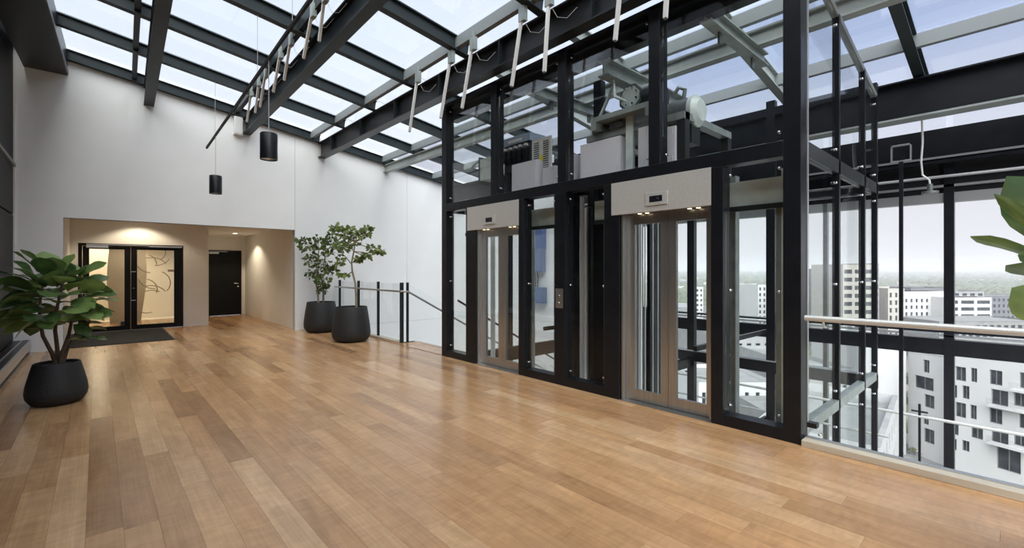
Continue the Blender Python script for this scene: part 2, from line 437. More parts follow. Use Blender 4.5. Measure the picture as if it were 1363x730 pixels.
for i in range(len(XG) - 1):                   # panes
    for j in range(len(YP) - 1):
        c = [RP(XG[i] + .01, YP[j] - .01, .215), RP(XG[i + 1] - .01, YP[j] - .01, .215), RP(XG[i + 1] - .01, YP[j + 1] + .01, .215), RP(XG[i] + .01, YP[j + 1] + .01, .215)]
        V = c + [p + nrm * .024 for p in c]
        obj('roof_pane', MB().add(V, [(0, 1, 2, 3), (7, 6, 5, 4), (0, 4, 5, 1), (1, 5, 6, 2), (2, 6, 7, 3), (3, 7, 4, 0)]),
            'glass_frit' if i < 5 else 'glass_roof', ceil)
def skew(xb, y): return xb + kx(xb) * (y - YB)
def mainbeam(name, x0, x1, z0, z1, mat='roof_steel', ya=YB, yb=-3.8):
    c = (x0 + x1) / 2; q = MB()
    q.extrude(ibeam(0, 0, x1 - x0, z1 - z0, .022, .03), (skew(c, ya), ya, z0), (skew(c, yb), yb, z0), (1, 0, 0), (0, 0, 1))
    return obj(name, q, mat, ceil)
# wide dark box girder at far left
q = MB().extrude([(-.28, 0), (.28, 0), (.28, .42), (-.28, .42)], (skew(-.69, YB), YB, 5.07), (skew(-.69, -3.8), -3.8, 5.07), (1, 0, 0), (0, 0, 1))
obj('box_girder', q, 'black', ceil)
q = MB().bar((skew(-.69, YB) + .285, YB, 5.12), (skew(-.69, -3.8) + .285, -3.8, 5.12), .012, .07)
obj('edge_strip', q, 'roof_steel_light', ceil)  # pale strip stands in for the gap of light beside the girder
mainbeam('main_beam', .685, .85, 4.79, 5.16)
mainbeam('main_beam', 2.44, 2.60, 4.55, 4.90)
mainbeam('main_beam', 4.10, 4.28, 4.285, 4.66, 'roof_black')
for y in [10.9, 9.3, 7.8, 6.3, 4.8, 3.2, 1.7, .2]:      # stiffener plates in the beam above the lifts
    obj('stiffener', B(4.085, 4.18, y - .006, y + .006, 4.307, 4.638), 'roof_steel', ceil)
mainbeam('main_beam', 5.86, 6.0, 4.17, 4.37, 'roof_steel_lit')
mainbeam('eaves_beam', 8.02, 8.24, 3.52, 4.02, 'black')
obj('eaves_flange', MB().box(8.0, 8.26, -3.8, YB, 3.495, 3.52), 'roof_steel_lit', ceil)
obj('eaves_beam', MB().box(XO - .16, XO + .02, -4, 8.25, 3.12, 3.52), 'black', ceil)
obj('eaves_strip', MB().box(XO - .165, XO - .15, -4, 8.25, 3.09, 3.12), 'alu', ceil)

# ---- outer glazing
wn = thing('window_1', (XO, 2, -3.4), 'tall outer glazing overlooking the city beyond the lifts', 'window', kind='structure')
obj('head_rail', B(XO - .02, XO + .10, -4, 8.25, 2.46, 2.60), 'alu', wn)
obj('fascia', B(XO, XO + .08, -4, 8.25, 2.60, 3.12), 'black_matt', wn)
obj('service_pipe', MB().tube([(XO - .10, -4, 2.83), (XO - .10, 8.25, 2.83)], .022), 'alu', wn)
obj('service_rail', B(XO - .06, XO, -4, 8.25, 2.68, 2.715), 'alu', wn)
obj('service_rail', B(XO - .30, XO - .22, -4, 8.25, 3.0, 3.04), 'black', wn)
obj('floor_beam', B(XO - .05, XO + .12, -4, 8.25, .23, .46), 'black', wn)
obj('sill_rail', B(XO - .06, XO + .10, -4, 8.25, .50, .52), 'alu', wn)
obj('sill_rail', B(XO - .05, XO + .10, -4, 8.25, .555, .585), 'black', wn)
ys = [.68 + 1.53 * k for k in range(-3, 6)]
for k, y in enumerate(ys):
    if k % 2 == 1: obj('column', B(XO - .06, XO + .10, y - .055, y + .055, -3.4, 3.12), 'black', wn)
    else: obj('mullion', B(XO - .03, XO + .08, y - .03, y + .03, -3.4, 3.12), 'black', wn)
ye = [-4] + ys[0:] + [8.25]
for a, b_ in zip(ye, ye[1:]):
    if b_ - a < .2: continue
    for z0, z1 in ((.59, 2.46), (-3.4, .23), (3.52, 3.95)):
        obj('pane', B(XO + .02, XO + .035, a + .04, b_ - .04, z0, z1), 'glass_outer', wn)

# ================================================================== LIFT SHAFT
sh = thing('lift_shaft', (XF, 4, -3.4), 'black steel framed glass shaft holding two lifts', 'lift shaft')
FD = .16                                   # depth of the frame section
bolt_src = None
def bolts(pane, pts, axis):
    global bolt_src
    for p in pts:
        if bolt_src is None:
            bolt_src = obj('bolt', MB().lathe([(.0, -.012), (.012, -.012), (.0135, -.004), (.0135, .02), (.0, .022)], p, 10, False, False), 'chrome', pane, 'all', origin=p)
            bolt_src.location = Vector(p) - wloc(pane); o = bolt_src
        else: o = inst('bolt', bolt_src, pane, p)
        o.rotation_euler = {'x': (0, R(90), 0), 'y': (R(-90), 0, 0)}[axis]
def post(y0, y1, z0, z1, name='post', mat='black', d=FD): return obj(name, slab(XF, XF + d, y0, y1, z0, z1), mat, sh, bevel=.004)
TB, TT, UT = 2.462, 2.598, 4.30
yE0, yE1 = Y1F, FY(594)
post(yE0, yE1, -3.4, UT)
post(FY(620), FY(633), 0, TB)
post(FY(690), FY(697), 0, TB)
post(FY(738), FY(752), 0, TB)
post(FY(804), FY(824), 0, TB)
post(FY(946), FY(962), 0, TB)
post(FY(1042), Y0F, -3.4, UT + .12, 'corner_post')
post(yE1, FY(1042), TB, TT, 'transom')
for a, b_ in ((594, 620), (697, 738), (752, 804), (962, 1042)):
    post(FY(a), FY(b_), 0, .105, 'bottom_rail')
post(yE1, FY(1042), -.3, -.001, 'floor_edge_beam')
for a, b_ in ((653, 660), (742, 753), (863, 878)): post(FY(a), FY(b_), TT, UT, 'upper_mullion')
post(yE1, FY(1042), UT - .05, UT, 'top_rail')
obj('header_beam', slab(XF + FD + .02, XF + FD + .16, yE0, Y0F + .13, 4.06, 4.30), 'black', sh)
def fpane(a, b_, z0, z1, mat='glass_green', nb=3):
    y0, y1 = FY(a), FY(b_)
    p = obj('pane', slab(XF + .055, XF + .067, y0 - .004, y1 + .004, z0, z1), mat, sh)
    iy = .045; zs = [z0 + .09, z1 - .09] + ([(z0 + z1) / 2] if nb == 3 else [])
    bolts(p, [(XF + .052, yy, zz) for yy in (y0 - iy, y1 + iy) for zz in zs], 'x')
for a, b_ in ((594, 620), (697, 738), (752, 804), (962, 1042)): fpane(a, b_, .105, TB)
for a, b_ in ((594, 653), (660, 742), (753, 863), (878, 1042)): fpane(a, b_, TT, UT - .05, 'glass_green', 2)
# near side of the shaft (towards the right of the picture)
XE = 7.50
def stz(x): return 4.30 - .19 * (x - 4.55)
xs = [XF + .16, 5.64, 6.80, XE]
for x in (5.64, 6.80, XE): obj('side_mullion', MB().box(x - .028, x + .028, Y0F, Y0F + .06, -3.4, stz(x)), 'black', sh)
obj('side_rail', B(XF + .16, XE, Y0F, Y0F + .07, TB, TT), 'dark_metal', sh)
obj('side_rail', B(XF + .16, XE, Y0F, Y0F + .07, .05, .145), 'galv', sh)
obj('side_rail', MB().bar((XF + .16, Y0F + .035, stz(XF + .16)), (XE + .03, Y0F + .035, stz(XE + .03)), .06, .06), 'roof_steel_light', sh)
obj('corner_trim', B(XF + .162, XF + .20, Y0F - .004, Y0F + .05, -.2, 4.3), 'alu', sh)
for a, b_ in zip(xs, xs[1:]):
    for z0, z1, t in ((-3.4, .05, 0), (.145, TB, 0), (TT, None, 1)):
        if t: V = [(a + .03, stz(a) - .03), (b_ - .03, stz(b_) - .03)]
        za, zb = (stz(a) - .03, stz(b_) - .03) if t else (z1, z1)
        p = obj('pane', poly_y(MB(), [(a + .03, z0), (b_ - .03, z0), (b_ - .03, zb), (a + .03, za)], Y0F + .02, Y0F + .032), 'glass_green', sh)
        if t or z0 > 0: bolts(p, [(b_ - .08, Y0F + .017, z0 + .10), (b_ - .08, Y0F + .017, (zb if not t else zb) - .10)] + ([] if t else [(b_ - .08, Y0F + .017, 1.33)]), 'y')
        else: bolts(p, [(b_ - .08, Y0F + .017, -.12)], 'y')
# far side (towards the stairs) and rear frame
for x in (5.95, XE): obj('side_mullion', MB().box(x - .04, x + .04, Y1F - .06, Y1F, -3.4, 4.0), 'black', sh)
for z0, z1 in ((-.28, -.02), (TB, TT)): obj('side_rail', B(XF + .16, XE, Y1F - .07, Y1F, z0, z1), 'black', sh)
for a, b_ in ((XF + .16, 5.91), (5.99, XE - .04)):
    for z0, z1 in ((-3.4, -.28), (-.02, TB), (TT, 4.0)): obj('pane', B(a, b_, Y1F - .045, Y1F - .033, z0, z1), 'glass_green', sh)
ry = [FY(1027, 7.5), FY(921, 7.5), FY(872, 7.5), FY(815, 7.5), FY(742, 7.5)]
for y in ry: obj('rear_post', B(XE - .05, XE + .05, y - .06, y + .06, -3.4, 4.0), 'black', sh)
for z0, z1 in ((-.07, .10), (TB, TT), (3.78, 3.9)): obj('rear_rail', B(XE - .04, XE + .06, Y0F, Y1F, z0, z1), 'black', sh)
obj('rear_rail_cap', B(XE - .06, XE + .02, Y0F, Y1F, .10, .118), 'alu', sh)
obj('rear_rail', B(XE - .04, XE + .06, Y0F, Y1F, -1.05, -.9), 'black', sh)
for a, b_ in zip([Y0F] + ry, ry + [Y1F]):
    for z0, z1 in ((-.9, -.07), (.12, TB), (TT, 3.78)): obj('pane', B(XE + .0, XE + .012, a + .06, b_ - .06, z0, z1), 'glass_green', sh)
# dividing frame between the two lifts
for x in (5.0, 5.7, 6.6): obj('divider_post', B(x - .05, x + .05, 3.72, 3.84, -3.4, 4.0), 'black', sh)
for z in (-.1, 2.5): obj('divider_rail', B(XF + .2, XE - .04, 3.72, 3.82, z - .07, z + .07), 'black', sh)
# steel plates over the doors, guide rails, counterweights, ropes
for y0, y1 in ((6.35, 4.25), (3.62, 1.42)):
    obj('door_operator_plate', slab(XF + .30, XF + .36, y0, y1, 2.10, 2.345), 'galv_light', sh)
    obj('door_operator_rail', slab(XF + .27, XF + .30, y0, y1, 2.05, 2.10), 'dark_metal', sh)
def rail_T(x, y, mat='galv_light', s=1):
    q = MB().extrude([(-.045, 0), (.045, 0), (.045, s * .012), (.008, s * .012), (.008, s * .07), (-.008, s * .07), (-.008, s * .012), (-.045, s * .012)], (x, y, -3.4), (x, y, 2.42), (1, 0, 0), (0, 1, 0))
    return obj('guide_rail', q, mat, sh)
for x, y, m, s in ((4.72, 1.41, 'galv_light', 1), (4.78, 1.90, 'galv', 1), (4.95, 2.18, 'galv', 1), (5.3, 2.35, 'galv_light', 1), (5.35, 3.60, 'galv_light', -1), (6.35, 3.62, 'galv', -1), (5.35, 3.96, 'galv_light', 1), (6.3, 3.95, 'galv', 1),
                   (5.35, 6.45, 'galv_light', -1), (6.4, 6.48, 'galv', -1), (5.0, 6.42, 'galv', -1)):
    rail_T(x, y, m, s)
for x, y in ((5.75, 3.55), (6.1, 3.5), (5.6, 4.05), (6.0, 4.08), (5.2, 3.3), (5.45, 3.25)):
    obj('hoist_rope', MB().tube([(x, y, -3.4), (x, y, 3.3)], .012, 6), 'alu', sh)
for x, y in ((5.05, 3.5), (5.12, 4.1), (4.95, 6.2), (4.76, 1.50)):
    obj('cable_duct', B(x - .03, x + .03, y - .03, y + .03, -3.4, 2.35), 'white_plastic' if y > 3 else 'galv', sh)
for k, (x, w_, m) in enumerate(((4.80, .05, 'black'), (4.93, .018, 'white_plastic'), (5.14, .045, 'black'), (5.26, .02, 'alu'), (5.45, .05, 'dark_metal'), (5.62, .02, 'white_plastic'), (5.90, .06, 'black'),
                                (6.06, .02, 'alu'), (6.22, .06, 'machine_grey'))):
    for y in (3.55, 4.02): obj('counterweight_guide', B(x - w_, x + w_, y - .025, y + .025, -3.4, 2.9), m, sh)
obj('counterweight', B(5.75, 6.5, 3.60, 3.68, -2.2, .9), 'machine_grey', sh)
obj('counterweight', B(5.75, 6.5, 3.86, 3.94, -2.2, .9), 'machine_grey', sh)
for z in (-.75, .55):
    for y in (2.55, 5.0): obj('rail_bracket', B(5.2, XE - .05, y - .02, y + .02, z - .03, z + .03), 'black', sh)

# ---- lift entrances
def lift(a, jl, dl, dr, b_, lab):
    yl, yj, yd0, yd1, yr = FY(a), FY(jl), FY(dl, XF + .12), FY(dr), FY(b_)
    th = thing('lift_entrance', (XF, (yl + yr) / 2, 0), lab, 'lift door', 'lift entrances in the glass shaft')
    hp = obj('head_panel', slab(XF - .006, XF + .02, yl, yr, 2.10, 2.468), 'brushed_panel', th, bevel=.002)
    obj('head_soffit', slab(XF + .02, XF + .15, yl, yr, 2.10, 2.13), 'stainless', th)
    yc = yl + (yr - yl) * (.50 if b_ > 900 else .47); hw = .128
    bz = obj('display_bezel', slab(XF - .018, XF - .006, yc + hw, yc - hw, 2.163, 2.30), 'brushed_panel', hp, bevel=.002)
    obj('display', slab(XF - .020, XF - .018, yc + hw * .62, yc - hw * .55, 2.197, 2.262), 'display', hp)
    yq = yc - .02
    dg = MB().box(XF - .0206, XF - .02, yq - .012, yq - .008, 2.213, 2.247).box(XF - .0206, XF - .02, yq - .008, yq + .012, 2.226, 2.230).box(XF - .0206, XF - .02, yq + .008, yq + .012, 2.230, 2.247)
    obj('digit', dg, 'digit', hp)
    for t in (.28, .36, .78, .86):
        y = yl + (yr - yl) * t
        obj('spotlight', MB().lathe([(.022, 0), (.022, .006)], (XF + .075, y, 2.096), 12), 'lamp_glow', hp)
    # stepped jamb
    obj('jamb', slab(XF + .03, XF + .15, FY(a + 11) , FY(a + 11) - .02, 0, 2.10), 'stainless', th)
    obj('jamb', slab(XF + .075, XF + .15, FY(a + 11) - .02, FY(a + 11) - .05, 0, 2.10), 'stainless', th)
    obj('jamb', slab(XF + .03, XF + .15, yr + .03, yr + .002, 0, 2.10), 'stainless', th)
    xd = XF + .105; y0 = FY(a + 11) - .045; y1 = yr + .01; ym = (y0 + y1) / 2
    obj('sill', slab(XF - .01, XF + .2, y0 + .05, y1 - .01, -.02, .006), 'stainless', th)
    obj('sill_groove', slab(xd + .005, xd + .03, y0, y1, .006, .008), 'black', th)
    for p, q_ in ((y0, ym + .002), (ym - .002, y1)):
        st = .085; q = MB()
        for aa in ((p, p - st, .012, 2.09), (q_ + st, q_, .012, 2.09), (p - st, q_ + st, .012, .13), (p - st, q_ + st, 1.985, 2.09)):
            yy0, yy1 = sorted(aa[:2]); q.box(xd, xd + .04, yy0, yy1, aa[2], aa[3])
        lf = obj('door_leaf', q, 'stainless', th)
        obj('pane', slab(xd + .016, xd + .026, p - st, q_ + st, .13, 1.985), 'glass_green', lf)
    return th
lift(622, 633, 643, 690, 690.5, 'left glass lift doors with steel head panel, nearer the stairs')
lift(814, 824, 832, 946, 946.5, 'right glass lift doors with steel head panel, nearer the city windows')
cb = thing('call_button_plate', (XF, 3.95, .98), 'small steel call button plate on the black post between the lifts', 'button plate')
obj('plate', slab(XF - .008, XF, FY(740), FY(749.5), .985, 1.235), 'stainless', cb)
for z in (1.045, 1.14): obj('button', MB().lathe([(.016, 0), (.016, .008), (.012, .011)], (0, 0, 0), 14), 'chrome', cb, origin=(0, 0, 0)).location = (0, 0, 0)
for k, o in enumerate([o for o in cb.children if o.name.startswith('button')]):
    o.rotation_euler = (0, R(-90), 0); o.location = (-.008, FY(744.7) - 3.95, (.065, .16)[k])

# ---- machinery in the head of the shaft
def cyl(p0, p1, r, n=20): return MB().tube([p0, p1], r, n)
hb = thing('hoist_beam', (5.6, 3.42, 3.8), 'grey steel lifting beam under the roof above the right lift motor', 'steel beam')
obj('beam', MB().extrude(ibeam(0, 0, .16, .2), (4.60, 3.42, 3.86), (6.9, 3.42, 3.86), (0, 1, 0), (0, 0, 1)), 'galv', hb)
for x in (5.3, 5.9): obj('lifting_eye', MB().box(x - .04, x + .04, 3.41, 3.43, 3.74, 3.86), 'machine_grey', hb)
hb2 = thing('hoist_beam', (5.6, 2.15, 3.9), 'grey steel lifting beam with eye plates above the corner glass panes', 'steel beam')
obj('beam', MB().extrude(ibeam(0, 0, .12, .16), (4.60, 2.15, 4.02), (6.2, 2.15, 4.02), (0, 1, 0), (0, 0, 1)), 'galv', hb2)
for x in (4.95, 5.85): obj('lifting_eye', MB().box(x - .035, x + .035, 2.14, 2.16, 3.90, 4.02), 'machine_grey', hb2)
hb3 = thing('hoist_beam', (5.6, 4.75, 3.9), 'grey steel lifting beam with eye plates above the left lift', 'steel beam')
obj('beam', MB().extrude(ibeam(0, 0, .12, .16), (4.60, 4.75, 4.02), (6.5, 4.75, 4.02), (0, 1, 0), (0, 0, 1)), 'galv', hb3)
for x in (5.1, 6.0): obj('lifting_eye', MB().box(x - .035, x + .035, 4.74, 4.76, 3.90, 4.02), 'machine_grey', hb3)
# right lift motor: gear box, drum, brake, cooling fins
def motor(x, y, z, lab, flip=1):
    t = thing('lift_motor', (x, y, z), lab, 'motor', 'hoist machines above the lifts')
    obj('bed_frame', MB().box(x - .45, x + .55, y - .42, y + .42, z - .06, z).box(x - .45, x + .55, y - .42, y - .34, z - .16, z - .06).box(x - .45, x + .55, y + .34, y + .42, z - .16, z - .06), 'galv', t)
    hx = [(math.cos(R(22.5 + 45 * k)) * .17, math.sin(R(22.5 + 45 * k)) * .17) for k in range(8)]
    gb = obj('gearbox', MB().extrude(hx, (x - .22, y, z + .2), (x + .05, y, z + .2), (0, 1, 0), (0, 0, 1)), 'machine_grey', t)
    obj('cover_plate', MB().extrude([(a * .8, b * .8) for a, b in hx], (x - .235, y, z + .2), (x - .22, y, z + .2), (0, 1, 0), (0, 0, 1)), 'galv_light', gb)
    for a, b in hx: obj('cover_bolt', MB().lathe([(.012, -.0), (.012, .02)], (0, 0, 0), 8), 'chrome', gb, origin=(0, 0, 0)).location = (-.255, a * .62, .2 + b * .62)
    obj('drum', cyl((x - .1, y - flip * .16, z + .17), (x - .1, y - flip * .36, z + .17), .15), 'dark_metal', t, True)
    obj('motor_body', MB().tube([(x + .05, y, z + .2), (x + .5, y, z + .2)], .16, 16), 'machine_grey', t, True)
    for k in range(6): obj('cooling_fin', MB().tube([(x + .1 + .06 * k, y, z + .2), (x + .12 + .06 * k, y, z + .2)], .175, 16), 'galv', t)
    obj('terminal_box', B(x + .1, x + .34, y - .09, y + .09, z + .34, z + .45), 'galv_light', t)
    for s in (-.12, .12): obj('foot', B(x - .2, x + .45, y + s - .03, y + s + .03, z, z + .08), 'dark_metal', t)
    return t
motor(5.0, 3.15, 3.36, 'grey geared lift motor with flanged cover behind the upper glass, left of the pair')
mt = thing('brake_motor', (5.2, 2.70, 2.9), 'pale grey drum motor with flat end cap beside the geared lift motor', 'motor')
obj('motor_body', MB().tube([(5.02, 2.72, 3.27), (5.02, 2.48, 3.27)], .17, 20), 'machine_grey', mt, True)
obj('end_cap', MB().tube([(5.02, 2.48, 3.27), (5.02, 2.43, 3.27), (5.02, 2.38, 3.27)], [.18, .18, .12], 20), 'galv_light', mt, True)
obj('mount', B(4.92, 5.12, 2.45, 2.85, 2.90, 3.11), 'dark_metal', mt)
obj('conduit', MB().tube([(5.02, 2.60, 3.43), (5.02, 2.58, 3.55), (5.02, 2.66, 3.60), (5.02, 2.72, 3.52)], .025), 'galv', mt, True)
fr = thing('machine_frame', (5.2, 3.2, 2.6), 'dark steel frame with flat arms carrying the right lift machinery', 'steel frame')
obj('crossbeam', B(4.72, 5.9, 3.66, 3.76, 3.12, 3.2), 'galv', fr)
obj('crossbeam', B(4.72, 5.9, 2.42, 2.52, 3.12, 3.2), 'galv', fr)
obj('crossbeam', B(4.70, 4.82, 2.42, 3.76, 3.12, 3.2), 'galv', fr)
for x, y in ((4.76, 3.70), (4.76, 3.30), (4.76, 2.92), (4.76, 2.47), (5.85, 3.7), (5.85, 2.47)): obj('leg', B(x - .05, x + .05, y - .05, y + .05, 2.3, 3.12), 'dark_metal', fr)
for y in (3.55, 3.28): obj('clamp', MB().box(4.66, 4.9, y - .09, y + .09, 3.2, 3.27).box(4.70, 4.86, y - .06, y + .06, 3.27, 3.36), 'machine_grey', fr)
obj('stay', MB().tube([(4.75, 3.72, 3.2), (4.9, 3.5, 3.8)], .022), 'galv', fr)
obj('flex_hose', MB().tube([(4.8, 3.42, 3.86), (4.75, 3.35, 3.62), (4.78, 3.2, 3.52), (4.85, 3.02, 3.5)], .02), 'galv_light', fr, True)
obj('lintel_bracket', B(4.68, 4.72, 3.05, 3.15, 2.62, 3.3), 'galv_light', fr)
# pale cabinets behind the upper glass
def cabinet(a, b_, z1, X, lab, dep=.22):
    y0, y1 = FY(a, X), FY(b_, X)
    t = thing('control_cabinet', (X, (y0 + y1) / 2, 2.6), lab, 'cabinet', 'pale cabinets behind the upper lift glass')
    obj('body', slab(X + .01, X + dep, y0, y1, 2.60, z1), 'panel_lilac', t, bevel=.004)
    obj('front', slab(X, X + .012, y0 - .006, y1 + .006, 2.61, z1 - .01), 'panel_lilac', t)
    for z in (2.68, z1 - .08): obj('lock', MB().box(X - .006, X, y1 + .03, y1 + .045, z, z + .05), 'white_plastic', t)
cabinet(754, 763, 3.02, 4.68, 'narrow pale cabinet at the left edge of the right lift machinery')
cabinet(772, 825, 3.10, 4.66, 'broad pale lilac cabinet in the middle of the right lift machinery')
cabinet(849, 862, 3.12, 4.64, 'narrow pale cabinet just left of the thick upper mullion')
cabinet(880, 899, 3.06, 4.68, 'pale cabinet just right of the thick upper mullion under the drum motor')
cabinet(681, 713, 3.08, 4.70, 'pale lilac cabinet below the blue drive unit of the left lift')
cabinet(722, 738, 2.96, 4.80, 'small pale cabinet beside the vented panel of the left lift')
du = thing('drive_unit', (4.85, 4.7, 3.1), 'blue and white drive unit with dark relays above the left lift', 'drive unit')
y0, y1 = FY(668, 4.8), FY(702, 4.8)
obj('body', slab(4.85, 5.15, y0, y1, 3.02, 3.44), 'dark_metal', du)
obj('blue_cover', slab(4.83, 5.17, y0 + .02, y1 - .02, 3.44, 3.56), 'blue_light', du)
obj('label_strip', slab(4.826, 4.83, y0 - .12, y1 + .15, 3.47, 3.51), 'paper', du)
for k in range(5):
    yk = y0 + (y1 - y0) * (k + .5) / 5
    obj('relay', slab(4.79, 4.86, yk - .035, yk + .035, 3.16, 3.36), 'black', du)
    obj('relay_top', slab(4.80, 4.86, yk - .025, yk + .025, 3.36, 3.40), 'white_plastic', du)
obj('stand', slab(4.86, 4.96, y0 - .02, y0 - .12, 2.3, 3.02), 'dark_metal', du); obj('stand', slab(4.86, 4.96, y1 + .02, y1 + .12, 2.3, 3.02), 'dark_metal', du)
vp = thing('vented_panel', (4.85, 4.1, 2.6), 'white slotted ventilation panel with a yellow sticker', 'panel')
y0, y1 = FY(708, 4.85), FY(733, 4.85)
obj('plate', slab(4.85, 4.88, y0, y1, 2.62, 3.42), 'white_plastic', vp)
for k in range(22):
    z = 2.68 + k * .032
    for c in (.25, .75): obj('slot', slab(4.846, 4.85, y0 + (y1 - y0) * (c - .14), y0 + (y1 - y0) * (c + .14), z, z + .014), 'dark_metal', vp)
obj('sticker', slab(4.845, 4.847, y0 + (y1 - y0) * .42, y0 + (y1 - y0) * .6, 3.05, 3.17), 'yellow', vp)
sb = thing('switch_box', (4.85, 5.6, 2.9), 'small grey switch box with bent arm at the left end of the shaft head', 'box')
y0, y1 = FY(639, 4.8), FY(653, 4.8)
obj('box', slab(4.80, 5.0, y0, y1, 2.98, 3.34), 'galv_light', sb)
obj('side_plate', slab(4.78, 5.0, y0 + .02, y0, 2.92, 3.38), 'dark_metal', sb)
obj('arm', MB().tube([(4.85, y0, 3.32), (4.85, y0 + .15, 3.33), (4.85, y0 + .3, 3.26)], .025), 'galv', sb, True)

# ================================================================== ROOM OBJECTS
# ---- doors
d1 = thing('door_1', ((DX0 + DX1) / 2, DY, 0), 'black framed double glass doors in the recess', 'door', kind='structure')
fy0, fy1 = DY + .01, DY + .09
obj('door_frame', MB().box(DX0, DX0 + .07, fy0, fy1, 0, DZ).box(DX1 - .07, DX1, fy0, fy1, 0, DZ).box(DX0 + .07, DX1 - .07, fy0, fy1, DZ - .06, DZ), 'door_black', d1)
xm = .60
for a, b_ in ((DX0 + .075, xm - .004), (xm + .004, DX1 - .075)):
    s = .115; q = MB()
    q.box(a, a + s, fy0 + .01, fy1 - .01, .01, DZ - .065).box(b_ - s, b_, fy0 + .01, fy1 - .01, .01, DZ - .065)
    q.box(a + s, b_ - s, fy0 + .01, fy1 - .01, .01, .12).box(a + s, b_ - s, fy0 + .01, fy1 - .01, DZ - .13, DZ - .065)
    lf = obj('door_leaf', q, 'door_black', d1)
    obj('pane', B(a + s, b_ - s, DY + .045, DY + .055, .12, DZ - .13), 'glass', lf)
    if a > .5:
        # arcs printed on the right leaf
        def arc(cx, cz, r, a0, a1):
            return MB().tube([(cx + r * math.cos(R(a0 + (a1 - a0) * k / 14)), DY + .043, cz + r * math.sin(R(a0 + (a1 - a0) * k / 14))) for k in range(15)], .011, 4)
        for (cx, cz, r, a0, a1) in ((1.06, 1.92, .22, -60, 25), (1.06, 1.92, .34, -90, -30), (.86, 1.62, .24, -5, 70), (1.0, 1.42, .36, 35, 110), (1.06, 1.14, .32, -40, 62), (.84, .98, .27, -20, 75),
                                    (.98, .72, .36, 35, 105), (1.05, 1.30, .30, 190, 275), (1.0, .62, .34, 62, 118), (.92, .66, .26, 200, 290), (1.0, 1.70, .30, 185, 265)):
            obj('printed_arc', arc(cx, cz, r, a0, a1), 'line_print', lf)
        obj('sign_plate', B(b_ - s - .13, b_ - s, DY + .036, DY + .042, 1.42, 1.48), 'brown_screen', lf)
        obj('lock', MB().lathe([(.02, 0), (.02, .01)], (0, 0, 0), 12), 'chrome', lf, origin=(0, 0, 0)).location = (a + .05 - d1.location.x, -.0, 1.02)
        for z in (1.42, .72): obj('hinge_mark', B(a + .0, a + .09, DY + .012, DY + .018, z, z + .012), 'alu', lf)
    else:
        obj('floor_lock', B(b_ - s - .07, b_ - s, DY + .03, DY + .045, .12, .22), 'dark_metal', lf)
obj('door_closer', B(DX0 + .14, DX0 + .52, DY - .05, DY + .01, DZ - .105, DZ - .045), 'alu', d1)
obj('closer_arm', B(DX0 + .14, xm + .35, DY - .03, DY + .008, DZ - .035, DZ - .015), 'alu', d1)
obj('closer_arm', B(xm + .35, DX1 - .03, DY - .03, DY + .008, DZ - .055, DZ - .025), 'alu', d1)
obj('threshold', B(DX0, DX1, DY - .02, DY + .1, 0, .012), 'alu', d1)
d2 = thing('door_2', (3.05, 17.15, 0), 'plain black door with steel lever at the corridor end', 'door', kind='structure')
obj('door_leaf', B(2.62, 3.48, 17.12, 17.17, .01, 2.075), 'door_black', d2, bevel=.003)
obj('door_frame', MB().box(2.60, 2.62, 17.11, 17.2, 0, 2.095).box(3.48, 3.50, 17.11, 17.2, 0, 2.095).box(2.60, 3.50, 17.11, 17.2, 2.075, 2.095), 'door_black', d2)
obj('lever_handle', MB().tube([(3.40, 17.12, 1.03), (3.40, 17.07, 1.03), (3.28, 17.07, 1.03)], .011), 'chrome', d2, True)
obj('lock_rose', MB().tube([(3.40, 17.12, .93), (3.40, 17.10, .93)], .024, 12), 'chrome', d2, True)
obj('door_closer', B(2.60, 2.86, 17.06, 17.11, 1.98, 2.03), 'alu', d2)
obj('closer_arm', B(2.62, 3.1, 17.08, 17.10, 2.045, 2.06), 'alu', d2)
# curved brown screen in the room
q = MB(); n = 18; V = []
for k in range(n + 1):
    t = k / n; z = t * 2.42
    w0 = .22 + .035 * math.sin(t * 5.2 + 2.2); w1 = .97 + .07 * math.sin(t * 4.2 - .9)
    V += [(w0, 16.55, z), (w1, 16.75, z), (w1, 16.95, z), (w0, 16.75, z)]
F = [(4 * k + a, 4 * k + (a + 1) % 4, 4 * k + 4 + (a + 1) % 4, 4 * k + 4 + a) for k in range(n) for a in range(4)] + [(0, 1, 2, 3), (4 * n, 4 * n + 1, 4 * n + 2, 4 * n + 3)]
sc_ = obj('curved_screen', q.add(V, F), 'brown_screen', None, True)
tag(sc_, 'brown wavy upright screen standing in the room behind the glass doors', 'screen')
# doormat
m_ = thing('doormat', (.3, 13.1, 0), 'flat charcoal doormat in front of the double glass doors', 'doormat')
obj('pile', B(-.44, 1.19, 11.95, 14.42, .004, .012), 'mat', m_); obj('border', MB().box(-.47, 1.22, 11.92, 14.45, 0, .006), 'black_matt', m_)
# convector ledge
cv = thing('floor_convector', (-1.0, 6, 0), 'grey metal floor convector with slotted top along the black wall', 'convector')
obj('casing', MB().box(-1.09, -.88, -3.9, YB - .005, .07, .225), 'alu', cv, bevel=.003)
obj('grille', MB().box(-1.085, -1.0, -3.9, YB - .03, .225, .231), 'black', cv); obj('grille', MB().box(-.975, -.90, -3.9, YB - .03, .225, .231), 'black', cv)
obj('plinth', B(-1.09, -.95, -3.9, YB - .005, 0, .07), 'dark_metal', cv)
obj('floor_strip', B(-.905, -.885, -3.9, YB - .005, 0, .006), 'roof_steel_light', cv)

